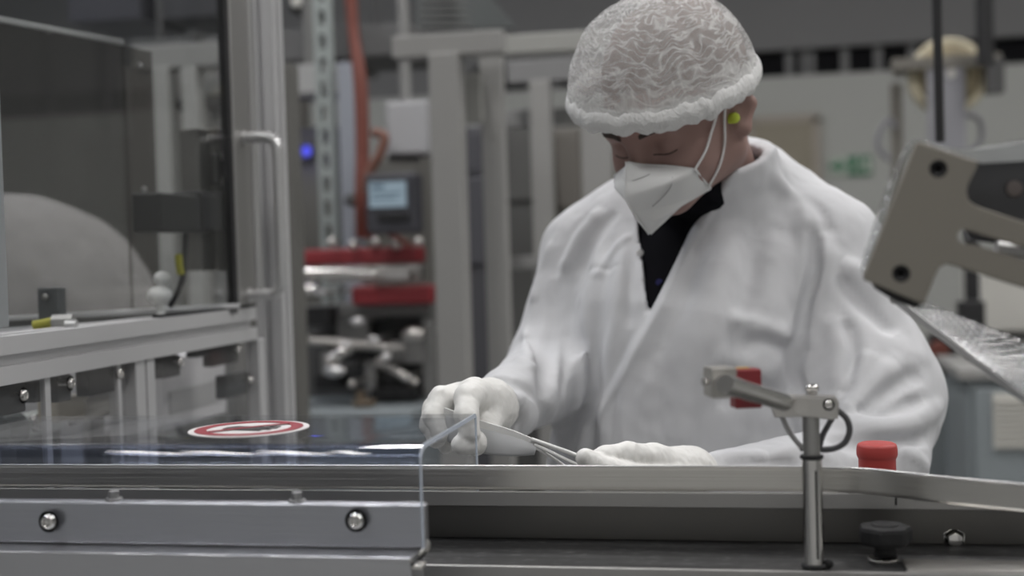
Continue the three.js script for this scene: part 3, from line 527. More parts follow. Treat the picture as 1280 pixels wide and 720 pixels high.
  mesh('end_cap', rod(onX(-8, 541, inX), onX(17, 536, inX), .024), std(lin(.06, .075, .075), .5), cy1);
  mesh('port_fitting', [lathe([[0, .004], [.005, .004], [.009, .012], [.011, .008], [.011, 0], [0, 0]], onX(41, 530, inX + .016), V(1, .3, 0)), rod(onX(4, 524, inX), onX(4, 516, inX), .006)], M.chrome, cy1);
  mesh('mount', boxc(onX(20, 534, inX - .01), onX(60, 640, inX - .035), .002), M.steelDark, cy1);
  const wb = thing('white_box', 'pale grey carton box behind the far lower window', 'box');
  const w0 = onX(203, 450, XE - .17), w1 = onX(284, 516, XE - .17); w1.x = XE - .32;
  mesh('carton', boxc(w0, w1, .004), std(lin(.62, .615, .63), .7), wb); mesh('carton_band', boxc(onX(212, 490, XE - .168).setX(XE - .1675), onX(280, 500, XE - .168).setX(XE - .172), .0005), std(lin(.40, .40, .40), .7), wb);
  mesh('box_stand', boxc(V(w0.x, w1.y, w0.z), V(w1.x, .3, w1.z), .004), M.steelDark, wb);
  const tr = thing('transport_arm', 'stainless transport arm crossing behind the middle lower window', 'transport arm');
  mesh('arm_body', rod(onX(92, 512, XE - .09), onX(140, 500, XE - .09), .020, .017), M.steel, tr);
  mesh('arm_head', [boxc(onX(72, 500, XE - .075), onX(86, 520, XE - .105).setX(XE - .105), .004), rod(onX(80, 496, XE - .09), onX(80, 522, XE - .09), .008)], std(lin(.5, .46, .38), .4, .6), tr);
  mesh('chute_plate', [rod(onX(88, 530, XE - .09), onX(142, 514, XE - .09), .003)], M.black, tr);
  mesh('guide_plate', boxc(onX(110, 526, XE - .10), onX(128, 548, XE - .104).setX(XE - .108), .001), M.steel, tr);
  mesh('arm_mount', [rod(onX(118, 506, XE - .10), V(onX(118, 506, XE - .10).x, .9, onX(118, 506, XE - .1).z), .012)], M.steelDark, tr);
  const wn = thing('white_stopper', 'two white rounded plastic knobs, one on the other, on the inner ledge', 'plastic knob');
  const kp = at(203, 381, 1.86); kp.y = railTop;
  const kt = at(203, 348, 1.86), kb = at(200, 369, 1.86);
  mesh('lower_knob', ball(kb, .018, 1, .75, 1), M.white, wn); mesh('upper_knob', ball(kt, .0125, 1, .85, 1), M.white, wn); mesh('knob_stem', rod(V(kb.x, railTop - .004, kb.z), kt, .006), M.white, wn);
  const sb = thing('sensor_box', 'small dark grey square sensor box with a central screw behind the door', 'sensor');
  const s0 = at(46, 360, 1.66), s1 = at(76, 382, 1.66); mesh('housing', boxc(s0, V(s1.x, railTop - .004, s0.z - .02), .002), std(lin(.07, .075, .08), .5), sb); mesh('screw', screwGeo(at(58, 371, 1.655).add(V(0, 0, .003)), V(0, 0, 1), .004), M.steelDull, sb);
  const cn = thing('connector', 'steel connector with yellow sleeve lying low behind the door', 'connector');
  const c0 = at(66, 396, 1.58), c1 = at(92, 396, 1.58); c0.y = c1.y = railTop + .006;
  mesh('connector_body', rod(c0, c1, .009), M.steelDull, cn); mesh('connector_tip', rod(at(82, 397, 1.55).setY(railTop + .003), at(96, 396, 1.55).setY(railTop + .003), .006), M.aluBright, cn); mesh('sleeve', rod(at(42, 401, 1.58).setY(railTop + .002), c0, .006), M.yellow, cn);
}

// ================================================================ the steel bed with its clear cover
const ZF = -.95, YC = onZ(520, 560, ZF).y, P2 = onY(597, 519, YC), XR = (onZ(521, 560, ZF).x + P2.x) / 2;
const ZB = P2.z, ZN = ZB + .016, XL0 = onZ(-150, 560, ZF).x - .3, XRR = onZ(1480, 600, ZN).x;
const barTop = onZ(260, 629, ZF).y, barBot = onZ(260, 683, ZF).y, barEnd = onZ(530, 650, ZF).x;
const railTopY = onZ(700, 583, ZN).y, railBotY = onZ(700, 612.5, ZN).y, lipBot = onZ(700, 633, ZN + .004).y, ZW = ZN - .022, bedY = onZ(700, 673, ZW).y, bedFront = onY(560, 707, bedY).z;
{
  const t = thing('steel_bed', 'long stainless steel machine bed with dusty trough across the foreground', 'machine bed');
  mesh('bed_floor', boxc(V(XL0, bedY, ZW), V(XRR, bedY - .004, bedFront), .001), M.dustBed, t, 'dark dusty trough floor');
  mesh('front_lip', [boxc(V(XL0, bedY + .0015, bedFront + .004), V(XRR, bedY - .30, bedFront), .0015)], M.steelDull, t);
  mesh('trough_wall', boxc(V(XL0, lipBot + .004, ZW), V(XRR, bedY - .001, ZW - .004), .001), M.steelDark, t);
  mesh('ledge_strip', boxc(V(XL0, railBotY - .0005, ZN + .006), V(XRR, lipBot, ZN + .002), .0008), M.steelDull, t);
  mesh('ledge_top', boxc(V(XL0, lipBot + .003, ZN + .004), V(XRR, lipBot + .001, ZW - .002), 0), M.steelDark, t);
  mesh('cabinet_front', boxc(V(XL0, bedY - .30, bedFront - .02), V(XRR, .1, bedFront - .03), .002), M.alu, t);
  mesh('cabinet_back', boxc(V(XE + .06, bedY - .02, ZW - .01), V(XRR, .1, ZW - .02), .002), M.alu, t);
  for (const x of [XL0 + .08, -.1, XRR - .08]) mesh('foot', lathe([[0, 0], [.035, 0], [.035, .012], [.012, .02], [.012, .11], [0, .11]], V(x, 0, (bedFront + ZW) / 2)), M.steelDark, t);
  // plates with bright edges at the right end
  const y1 = bedY + .0035; const c0 = onY(1128, 700, y1), c1 = onY(1345, 712, y1);
  mesh('cover_plate', boxc(V(c0.x, y1, onY(1180, 699, y1).z), V(XRR, bedY + .0005, bedFront + .002), .001), M.steel, t, 'bright steel plate on the bed');
  const yb = bedY - .004; mesh('bright_edge', boxc(V(onY(1136, 713, yb).x, yb + .003, bedFront + .006), V(XRR, yb - .004, bedFront + .022), .002), M.aluBright, t);
  const bp = onZ(1193, 674, ZW + .001); mesh('hex_bolt', [lathe([[0, .008], [.006, .008], [.007, .006], [.007, 0], [.010, 0], [.010, -.001], [0, -.001]], bp, V(0, .12, 1), 6), rod(V(bp.x, bp.y - .006, ZW + .004), V(bp.x, bedY, ZW + .006), .004)], M.chrome, t);
  const seam = onZ(1120, 630, ZN + .006); mesh('ledge_joint', boxc(V(seam.x - .0007, railBotY - .003, ZN + .0068), V(seam.x + .0007, lipBot + .004, ZN + .0055), 0), M.black, t);
}
{ // guide rail: thin sheet that flares towards the viewer at the right
  const t = thing('guide_rail', 'bent stainless steel guide rail sheet running right across in front of the worker', 'guide rail');
  const hr = railTopY - railBotY, xs = [], k = onZ(985, 587, ZN), e1 = onY(1170, 595.5, railTopY), e2 = onY(1280, 605.5, railTopY), e3 = e2.clone().add(e2.clone().sub(e1).multiplyScalar(.9));
  const line = [V(XL0, railTopY, ZN)]; for (let i = 1; i <= 12; i++) line.push(V(XL0 + (k.x - XL0) * i / 12, railTopY, ZN));
  const bend = spline([V(k.x, railTopY, ZN), V(onZ(1075, 588, ZN).x, railTopY, ZN + .008), e1, e2, e3], 30).slice(1);
  const top = [...line, ...bend];
  const rows = []; for (let j = 0; j <= 6; j++) rows.push(top.map((p, i) => { const u = Math.max(0, (i - line.length) / bend.length); return V(p.x, railTopY - hr * j / 6, p.z); }));
  mesh('rail_sheet', sheet(rows, .0018), M.railSteel, t);
  mesh('hem', tube(top.filter((p, i) => i % 2 === 0), .0011, 80, 8), M.aluBright, t);
}
{ // mounting bar with screws, lower plate, end clip
  const t = thing('mounting_bar', 'grey aluminium mounting bar with two socket screws below the clear cover', 'mounting bar');
  const fz = ZF - .0025;
  mesh('bar', boxc(V(XL0, barTop, fz), V(barEnd, barBot, fz - .012), .0025), M.aluBar, t);
  const y2 = barBot - .0012, z2 = onY(260, 693, y2).z, xe2 = onZ(514, 705, z2).x;
  mesh('lower_plate', boxc(V(XL0, y2, z2), V(xe2, y2 - .18, fz - .012), .0015), M.aluBar, t);
  for (const [x, y] of [[61, 652], [445, 651]]) mesh('socket_screw', screwGeo(onZ(x, y, ZF + .0022), V(0, 0, 1), .0066), M.chrome, t);
  for (const x of [142.5, 371.5]) { const p = onZ(x, 630, fz - .007), q = p.clone().setY(barTop); mesh('stud', [lathe([[0, .008], [.0038, .008], [.0045, .0072], [.0045, .0], [0, 0]], q), lathe([[0, .002], [.0068, .002], [.0072, .001], [.0072, 0], [0, 0]], q, V(0, 1, 0), 6)], M.steelDull, t); }
  const c0 = onZ(517, 705, fz), c1 = onZ(533, 680, fz - .004);
  mesh('end_clip', [ribbon([onZ(513, 703, z2), onZ(520, 700, fz), onZ(535, 684, fz - .004), onZ(536, 677, fz - .006)], () => V(0, .004, .004), .002), boxc(onZ(514, 712, z2 - .001), onZ(532, 702, z2 - .012).setZ(z2 - .014), .001)], std(lin(.72, .70, .66), .3, .8), t);
  mesh('clip_gap', ribbon([onZ(515, 706, z2 + .001), onZ(524, 699, fz + .002), onZ(533, 690, fz)], () => V(0, .0018, 0), .0018), M.black, t);
}
{ // clear bent cover with a round prohibition sticker
  const t = thing('clear_cover', 'clear bent acrylic cover with rounded front edge over the steel bed', 'cover');
  const r = .013, prof = [];
  prof.push([ZF, barBot + .001], [ZF, (barBot + YC) / 2], [ZF, YC - r]);
  for (let i = 1; i <= 8; i++) { const a = i / 8 * Math.PI / 2; prof.push([ZF - r + r * Math.cos(a), YC - r + r * Math.sin(a)]); }
  prof.push([ZF - .06, YC], [ZB + .06, YC], [ZB + .004, YC]);
  for (let i = 1; i <= 5; i++) { const a = i / 5 * Math.PI / 2; prof.push([ZB + .004 - .004 * Math.sin(a), YC - .004 + .004 * Math.cos(a)]); }
  prof.push([ZB, YC - .03], [ZB, railTopY - .03]);
  const rows = []; for (let i = 0; i <= 10; i++) { const x = XL0 + (XR - XL0) * i / 10; rows.push(prof.map(p => V(x, p[1], p[0]))); }
  mesh('cover_sheet', [sheet(rows.map(r => r.slice(0, 3)), .0035), sheet(rows.map(r => r.slice(10)), .0035)], M.cover, t);
  mesh('bent_edge', sheet(rows.map(r => r.slice(2, 11)), .0035), M.bend, t, 'rounded front edge with a bluish refraction tint');
  mesh('cut_edge', ribbon(prof.map(p => V(XR + .0003, p[1], p[0])), () => V(.0012, 0, 0), .0037), M.cutEdge, t, 'bluish cut edge of the cover');
  // sticker: white disc, red ring and bar, black hand
  const c = onY(311.5, 536.5, YC + .0018), e = onY(386, 533, YC), R = (onY(386, 535, YC).x - onY(237, 539, YC).x) / 2;
  const st = mesh('prohibition_sticker', lathe([[0, 0], [R, 0], [R, .0006], [0, .0006]], c.clone().setY(YC + .0019), V(0, 1, 0), 64), std(lin(.68, .66, .66), .5), t, 'round white sticker with red ring and crossed out hand');
  const y = YC + .0027, flat = (pts, holes) => { const s = new THREE.Shape(pts.map(p => new THREE.Vector2(p[0] * R, p[1] * R))); if (holes) s.holes.push(new THREE.Path(holes.map(p => new THREE.Vector2(p[0] * R, p[1] * R)))); const g = new THREE.ExtrudeGeometry(s, { depth: .0003, bevelEnabled: false }); g.rotateX(-Math.PI / 2); g.translate(c.x, y, c.z); return g; };
  const circ = (q, n = 64) => Array.from({ length: n }, (_, i) => [q * Math.cos(i / n * 2 * Math.PI), q * Math.sin(i / n * 2 * Math.PI)]);
  const slash = p => flat(p).translate(0, .0007, 0);
  mesh('red_ring', [flat(circ(.90), circ(.70)), slash([[-.545, -.465], [-.465, -.545], [.545, .465], [.465, .545]])], std(lin(.27, .022, .035), .5), st);
  const hand = flat([[-.42, .02], [-.30, .12], [-.05, .10], [.08, .18], [.12, .15], [.02, .07], [.12, .06], [.45, .10], [.47, .05], [.15, .0], [.46, .0], [.47, -.05], [.15, -.06], [.42, -.10], [.40, -.15], [.10, -.12], [.30, -.20], [.28, -.24], [-.05, -.18], [-.30, -.14], [-.42, -.10]].map(q => [q[0] * 1.05 + .03, q[1] * 1.5])); hand.translate(0, .0004, 0);
  mesh('hand_mark', hand, std(lin(.035, .03, .032), .6), st);
}
{ // photo eye on its post
  const t = thing('sensor_post', 'chrome sensor post with clamp, cross rod and red reflector in front of the gown', 'sensor post');
  const bz = onY(1018, 712, bedY), z = bz.z, x = bz.x, r = .0079;
  const yR = onZ(1017, 571, z).y, yT = onZ(1012, 510, z).y;
  mesh('lower_post', rod(V(x, bedY + .001, z), V(x, yR, z), r), M.chrome, t); mesh('post_groove', boxc(V(x + .002, bedY + .01, z + r + .0002), V(x + .0034, yR - .01, z + r - .002), .0004), M.black, t);
  mesh('collar_ring', new THREE.TorusGeometry(r * .98, .0018, 8, 32).rotateX(Math.PI / 2).translate(x, yR, z), M.rubber, t);
  mesh('base_ring', [new THREE.TorusGeometry(r * 1.05, .002, 8, 32).rotateX(Math.PI / 2).translate(x, bedY + .0032, z), ball(V(x + .011, bedY + .0048, z), .004)], M.rubber, t);
  mesh('upper_post', [rod(V(x, yR, z), V(x, yT, z), r * .86), ball(V(x, yT, z), r * .86)], M.steelDull, t);
  const zc = z - .012, c = (px, py, dz = 0) => onZ(px, py, zc + dz);
  mesh('clamp', [extr([c(964, 494), c(985, 492), c(1043, 493), c(1047, 500), c(1046, 519), c(1038, 521), c(1010, 517), c(968, 518), c(963, 506)], zc + .021, .020, .0015), rod(c(1001, 508, .018), c(1001, 508, .026), .0062), rod(c(1015, 492), c(1015, 485), .0042)], M.steel, t);
  mesh('clamp_screw', [screwGeo(c(1036, 506, .0215), V(0, 0, 1), .0035), lathe([[0, .005], [.004, .005], [.0055, .003], [.0055, 0], [0, 0]], c(1015, 488))], M.chrome, t);
  const ra = at(980, 503, 1.01), rb = at(906, 480, .93);
  mesh('cross_rod', rod(ra, rb, .0072), std(lin(.66, .65, .63), .24, .97), t);
  const q = at(900, 477, .965), hb = .0128;
  const blk = box(hb * 1.5, hb * 1.75, hb * 1.9, 0, 0, 0, .001); blk.rotateY(.32); blk.translate(q.x, q.y, q.z); mesh('sensor_block', blk, std(lin(.38, .37, .345), .38, .7), t);
  const rr = at(932, 485, .985); const rbk = box(.021, .030, .016, 0, 0, 0, .0015); rbk.rotateY(.32); rbk.translate(rr.x, rr.y, rr.z); mesh('reflector', rbk, M.red, t, 'red sensor housing');
  const yl = box(.009, .0008, .009, 0, 0, 0); yl.rotateY(.32); yl.translate(rr.x - .002, rr.y + .0155, rr.z); mesh('yellow_mark', yl, std(lin(.5, .33, .12), .5), t);
  mesh('block_screw', rod(at(886, 477, .955), at(879, 477, .953), .0022, .0028), M.chrome, t);
  mesh('cable', tube([c(976, 517, .004), c(984, 535, .004), c(994, 550, .006), c(1001, 558, .006), c(1003, 562, .004)], .0022), std(lin(.40, .40, .40), .4), t);
  mesh('cable', tube([c(1046, 512), c(1058, 523), c(1062, 538), c(1056, 553), c(1044, 560), c(1030, 562), c(1022, 560, .003)], .0026), std(lin(.09, .09, .095), .4), t);
  mesh('cable', tube([c(1044, 516), c(1036, 530), c(1028, 545), c(1024, 560, .004)], .0024), std(lin(.09, .09, .095), .4), t);
}
{ // star knob
  const t = thing('star_knob', 'black lobed hand knob standing on the steel bed', 'knob');
  const b = onY(1107, 701, bedY), z = b.z, yTop = onZ(1107, 656, z).y, yMid = onZ(1107, 680, z).y, R = (1141 - 1073) / 2 / FPX * Math.abs(at(1107, 665, 1).z ? 1.0 : 1) * 1.02;
  const n = 84, s = []; for (let i = 0; i < n; i++) { const a = i / n * 2 * Math.PI, q = R * (.95 + .05 * Math.cos(7 * a)); s.push(V(q * Math.cos(a), q * Math.sin(a), 0)); }
  const g = extr(s, 0, yTop - yMid, .004); g.rotateX(-Math.PI / 2); g.translate(b.x, yTop, z); mesh('knob_head', g, M.rubber, t);
  mesh('knob_cap', lathe([[0, .001], [R * .45, .001], [R * .5, 0], [0, 0]], V(b.x, yTop, z)), M.black, t);
  mesh('knob_stem', lathe([[0, 0], [.0095, 0], [.0088, .005], [.0088, yMid - bedY - .004], [.012, yMid - bedY + .001], [0, yMid - bedY + .001]], V(b.x, bedY + .003, z)), M.black, t);
  mesh('washer', lathe([[0, .003], [.011, .003], [.0125, .002], [.0125, 0], [0, 0]], V(b.x - .002, bedY, z)), M.steel, t);
}
{ // red cap behind the rail
  const t = thing('red_cap', 'round red plastic cap just behind the guide rail near the worker\'s elbow', 'cap');
  const c = at(1096, 556, 1.22), R = 25 / FPX * 1.22, yb = c.y - .09;
  mesh('cap_body', lathe([[0, 0], [R * .80, 0], [R * .93, -.0012], [R * .98, -.0035], [R, -.007], [R, -.011], [R * .96, -.0135], [R * .91, -.0155], [R * .90, -.09], [0, -.09]].map(q => [q[0], q[1]]).reverse(), V(c.x, c.y + .002, c.z), V(0, 1, 0), 48), M.redCap, t);
  mesh('cap_post', rod(V(c.x, 0, c.z), V(c.x, yb + .003, c.z), .014), M.steelDark, t); mesh('floor_plate', lathe([[0, .012], [.08, .012], [.085, .008], [.085, 0], [0, 0]], V(c.x, 0, c.z)), M.steelDark, t);
}
{ // conveyor nose on the right
  const t = thing('conveyor_arm', 'beige grey forked side plate with black screws holding a clear conveyor belt at the right', 'conveyor arm');
  const Z = -.90, p = (x, y) => onZ(x, y, Z);
  const outline = [[1146, 178], [1152, 178], [1223, 202], [1222, 208], [1211, 230], [1209, 240], [1211, 250], [1220, 257], [1280, 277], [1420, 323], [1420, 396], [1280, 360], [1196, 333], [1184, 330], [1175, 334], [1170, 344], [1156, 379], [1150, 379], [1082, 351], [1080, 345]].map(q => p(...q));
  const slot = [[1200, 285], [1207, 284], [1280, 306], [1400, 345], [1400, 362], [1280, 327], [1217, 308], [1203, 307], [1196, 302], [1194, 293]].map(q => p(...q));
  const holes = [[1173, 211], [1126.5, 342]];
  const circle = (x, y, r) => { const c = p(x, y); return Array.from({ length: 28 }, (_, i) => V(c.x + r * Math.cos(-i / 28 * 2 * Math.PI), c.y + r * Math.sin(-i / 28 * 2 * Math.PI), 0)); };
  const plate = mesh('side_plate', extr(outline, Z, .016, .0012, [slot, ...holes.map(h => circle(...h, .0072))]), M.machined, t);
  for (const h of holes) { const c = p(...h); mesh('socket_screw', [lathe([[0, -.004], [.0028, -.004], [.0030, .0015], [.0058, .0015], [.0064, .0005], [.0064, -.008], [0, -.008]].reverse(), V(c.x, c.y, Z - .003), V(0, 0, 1), 24), lathe([[.0062, -.009], [.0074, -.009], [.0074, -.004], [.0062, -.004], [.0062, -.009]], V(c.x, c.y, Z), V(0, 0, 1), 24)], M.black, t); }
  // far side plate, spacer, dark inner panel
  mesh('inner_panel', extr([[1186, 205], [1420, 168], [1420, 330], [1214, 300], [1190, 260]].map(q => onZ(q[0], q[1], Z - .04)), Z - .04, .012, .001), std(lin(.075, .075, .08), .35, .2), t, 'dark glossy inner panel');
  const lens = onZ(1268, 236, Z - .039); mesh('panel_reflection', lathe([[0, .001], [.005, .001], [.006, 0], [0, 0]], lens, V(0, 0, 1)), std(lin(.20, .17, .16), .6), t);  // pinkish grey disc stands in for a reflection on the dark panel
  mesh('inner_rod', [rod(onZ(1245, 312, Z - .03), onZ(1420, 330, Z - .03), .008)], M.aluBright, t);
  mesh('shadow_bevel', extr([[1090, 352], [1152, 380], [1146, 386], [1122, 378], [1096, 362]].map(q => onZ(q[0], q[1], Z - .006)), Z - .006, .02, .001), M.black, t);  // black wedge stands in for the shadow along the lower bevel of the plate
  // clear dimpled belt: over the top, round the nose
  const path = [[1440, 148], [1340, 163], [1280, 178], [1225, 186], [1180, 184], [1150, 176], [1136, 188], [1120, 222], [1105, 262], [1092, 304], [1083, 334], [1082, 347], [1094, 356]];
  const pr = spline(path.map(q => onZ(q[0], q[1], Z - .012)), 90);
  const row = []; for (let j = 0; j <= 8; j++) row.push(pr.map((q, i) => { const s = j / 8; return V(q.x + .003 * Math.sin(s * 3) * (i > 30 ? 1 : 0), q.y + .003 * s, q.z - .035 * s); }));
  mesh('belt', sheet(row, .0012), M.belt, t, 'clear dimpled conveyor belt');
  mesh('guard_strip', extr([[1160, 179], [1200, 187], [1280, 177], [1420, 160], [1420, 184], [1280, 201], [1227, 204], [1222, 201]].map(q => onZ(q[0], q[1], Z - .018)), Z - .018, .004, .0005), phys({ color: lin(.78, .79, .79), roughness: .85, transmission: .62, thickness: 0, bumpMap: dimple, bumpScale: .002 }), t, 'whitish translucent guard strip');
  // clear chute running down to the right
  const A = at(1118, 374, 1.00), B = at(1292, 508, .90), C = at(1292, 430, 1.06), D = at(1152, 377, 1.04);
  const rows = []; for (let i = 0; i <= 140; i++) { const u = i / 140, a = A.clone().lerp(B, u), d = D.clone().lerp(C, u); rows.push(Array.from({ length: 81 }, (_, j) => { const v = j / 80; return a.clone().lerp(d, v).add(V(0, -.006 * Math.sin(v * Math.PI) + (.0018) * Math.sin(u * 20 * Math.PI) * Math.sin(v * 16 * Math.PI), 0)); })); }
  mesh('chute', sheet(rows, .0015), phys({ color: lin(.90, .91, .91), roughness: .04, transmission: .97, thickness: 0, ior: 1.55, side: THREE.DoubleSide }), t, 'clear dimpled plastic chute');
  mesh('chute_edge', ribbon([A, A.clone().lerp(B, .5), B], () => V(0, .006, 0), .0025), std(lin(.5, .5, .5), .25, .3), t);
  mesh('chute_end', rod(at(1118, 374, 1.00), at(1152, 377, 1.04), .004), M.steelDull, t);
  const ca = at(1395, 350, .88); mesh('carrier', [rod(V(ca.x, 0, ca.z - .05), V(ca.x, ca.y + .1, ca.z - .05), .02), box(.2, .02, .2, ca.x, .01, ca.z - .02, .004)], M.alu, t);
  mesh('carrier_arm', [rod(V(ca.x, ca.y, ca.z - .05), onZ(1400, 345, Z - .02), .014)], M.alu, t);
}

// ================================================================ the worker
M.skin = phys({ color: lin(.29, .18, .155), roughness: .55, sheen: .15 });
M.gown = std(lin(.60, .605, .622), .8, 0);
M.gownEdge = M.gown;
M.glove = std(lin(.74, .735, .71), .55);
M.shirt = phys({ color: lin(.006, .006, .008), roughness: 1, specularIntensity: .15 });
M.respirator = std(lin(.68, .685, .68), .8);
M.hair = std(lin(.05, .035, .028), .8);
M.trousers = std(lin(.25, .26, .28), .8);
const netTex = dataTex(1024, 512, (u, v) => {
  const U = u * 6.2832, cx = Math.cos(U), sx = Math.sin(U);
  const w1 = n3(cx * 1.9 + 3, sx * 1.9, v * 4), w2 = n3(cx * 5 + 9, sx * 5, v * 9 + 4);
  const r1 = 1 - Math.min(1, Math.abs(n3(cx * 4.4, sx * 4.4, v * 26 + w1 * 1.8 + w2 * 1.3)) * 3.6);
  const r2 = 1 - Math.min(1, Math.abs(n3(cx * 8 + 20, sx * 8, v * 19 + w2 * 1.4)) * 5.0);
  const r3 = 1 - Math.min(1, Math.abs(n3(cx * 9 + 40 + w2, sx * 9, v * 3)) * 9);
  const edge = clamp((.2 - v) / .2) * .35 + clamp((v - .82) / .18) * .3;
  return clamp(.17 + .34 * Math.pow(Math.max(r1, 0), 1.4) + .16 * r2 * r2 + .16 * r3 * r3 * clamp(1 - v * 1.6) + edge + .06 * n3(u * 160, v * 80, 3));
});
M.net = std(lin(.70, .70, .69), .85, 0, { alphaMap: netTex, transparent: true, side: THREE.DoubleSide, bumpMap: netTex, bumpScale: .0014 });
M.netBand = std(lin(.70, .70, .69), .9, 0, {});

{ const b = netTex.clone(); b.repeat.set(3, .35); b.needsUpdate = true; M.netBand.bumpMap = b; M.netBand.bumpScale = .0016; }
const folds = [];
const distSeg = (x, y, z, a, b) => { const dx = b.x - a.x, dy = b.y - a.y, dz = b.z - a.z, L = dx * dx + dy * dy + dz * dz || 1e-9; let t = ((x - a.x) * dx + (y - a.y) * dy + (z - a.z) * dz) / L; t = t < 0 ? 0 : t > 1 ? 1 : t; return [(x - a.x - dx * t) ** 2 + (y - a.y - dy * t) ** 2 + (z - a.z - dz * t) ** 2, t]; };

const torso = [
  cap(at(905, 308, 1.745), at(880, 420, 1.725), .115, .163), cap(at(880, 420, 1.725), at(875, 600, 1.74), .163, .175),
  cap(at(835, 400, 1.76), at(828, 600, 1.77), .125, .155), cap(at(875, 600, 1.74), at(872, 1060, 1.80), .175, .195),
];
const shoulders = [
  cap(at(925, 262, 1.775), at(1022, 322, 1.69), .082, .082), cap(at(900, 262, 1.80), at(800, 290, 1.80), .07, .074), cap(at(800, 290, 1.80), at(738, 322, 1.81), .074, .070),
  cap(at(930, 236, 1.80), at(960, 270, 1.80), .050, .07),
];
const armR = [cap(at(738, 322, 1.81), at(688, 462, 1.73), .070, .060), cap(at(688, 470, 1.72), at(626, 512, 1.42), .060, .041)];
const slvA = at(688, 470, 1.72), slvB = at(626, 512, 1.42), slvN = slvB.clone().sub(slvA).normalize();
const armL = [cap(at(1024, 324, 1.685), at(1084, 500, 1.60), .082, .081), cap(at(1084, 500, 1.60), at(1080, 562, 1.54), .081, .070), cap(at(1082, 592, 1.50), at(890, 616, 1.385), .060, .041)];
const fTorso = uni(torso, .06), fSh = uni(shoulders, .05), fAR0 = uni(armR, .03), fAR = (x, y, z) => smax(fAR0(x, y, z), (x - slvB.x) * slvN.x + (y - slvB.y) * slvN.y + (z - slvB.z) * slvN.z - .004, .012), fAL = uni(armL, .05);
const colA = at(940, 180, 1.69), colB = at(906, 220, 1.585), colC = at(800, 222, 1.76), colN = colB.clone().sub(colA).cross(colC.clone().sub(colA)).normalize(); if (colN.y < 0) colN.negate();
const colTop = (x, y, z) => (x - colA.x) * colN.x + (y - colA.y) * colN.y + (z - colA.z) * colN.z;
const colLo = at(903, 318, 1.76), colHi = at(889, 168, 1.61);
const colOut = cap(colLo, colHi, .115, .068), colIn = cap(colLo, colHi, .074, .0600);
const gownBase = (x, y, z) => { let d = smin(fTorso(x, y, z), fSh(x, y, z), .07); d = smin(d, smax(colOut(x, y, z), colTop(x, y, z), .006), .035); d = smin(d, fAR(x, y, z), .025); return smin(d, fAL(x, y, z), .028); };
function fold(h, w, ...px) {
  const pts = px.map(q => march(gownBase, EYE, ray(q[0], q[1]))).filter(Boolean); if (pts.length < 2) return;
  const c = spline(pts, px.length * 4), b = new THREE.Box3().setFromPoints(c).expandByScalar(w * 2.6); folds.push({ c, h, w, b });
}
// left front panel: soft vertical pleats
fold(.006, .012, [748, 290], [733, 380], [727, 470], [722, 585]); fold(-.005, .009, [764, 285], [750, 380], [744, 470], [738, 585]); fold(.006, .012, [782, 300], [770, 390], [760, 480], [755, 585]);
fold(-.005, .008, [716, 330], [708, 420], [705, 500], [702, 580]); fold(.005, .010, [800, 420], [784, 490], [778, 585]); fold(-.004, .008, [792, 300], [788, 360], [784, 410]);
fold(-.008, .009, [768, 262], [742, 300], [720, 345]); fold(.008, .011, [752, 258], [722, 298], [702, 340]); fold(-.006, .008, [735, 262], [705, 305], [690, 345]); fold(.006, .009, [790, 290], [760, 320], [745, 350]);
fold(-.003, .004, [700, 344], [740, 338], [786, 333]);
fold(-.016, .012, [692, 345], [686, 420], [684, 500], [687, 585]);
// right front panel
fold(.007, .018, [915, 290], [885, 390], [858, 500], [850, 580]); fold(-.006, .014, [945, 300], [925, 400], [912, 500]); fold(.005, .016, [975, 290], [965, 350], [958, 400]);
fold(-.005, .012, [880, 300], [850, 380], [815, 460]); fold(.006, .012, [905, 395], [945, 405], [985, 425]); fold(-.008, .010, [925, 435], [955, 425], [990, 440]); fold(.005, .014, [890, 440], [930, 455], [970, 470]);
fold(-.005, .015, [890, 500], [930, 490], [975, 500]); fold(.004, .02, [820, 460], [800, 520], [790, 580]);
fold(.005, .012, [960, 215], [1000, 250], [1010, 290]); fold(-.004, .010, [975, 215], [1022, 262], [1040, 300]);
// arm hole crease and sleeve
fold(-.012, .008, [1016, 285], [1019, 330], [1008, 380], [998, 430], [991, 462], [1000, 490]); fold(-.030, .006, [994, 425], [988, 452], [996, 476], [1006, 490]); fold(.009, .010, [1033, 300], [1036, 345], [1024, 392], [1016, 440]);
fold(.009, .012, [1052, 325], [1095, 362], [1130, 395]); fold(-.008, .010, [1045, 345], [1080, 385], [1118, 420]); fold(.008, .011, [1035, 395], [1050, 440], [1044, 490]);
fold(-.007, .009, [1055, 400], [1066, 440], [1058, 500]); fold(.010, .011, [1160, 430], [1120, 455], [1080, 490], [1055, 520]); fold(-.010, .010, [1150, 465], [1110, 488], [1085, 515]);
fold(.011, .010, [1040, 530], [1100, 534], [1150, 522], [1176, 505]); fold(-.010, .008, [1060, 512], [1110, 516], [1150, 500]); fold(-.012, .010, [1035, 552], [1095, 556], [1160, 545]);
fold(.006, .010, [1110, 380], [1140, 420], [1155, 460]); fold(.007, .009, [1090, 440], [1075, 470], [1050, 490]); fold(.006, .008, [1120, 560], [1145, 572], [1160, 588]);
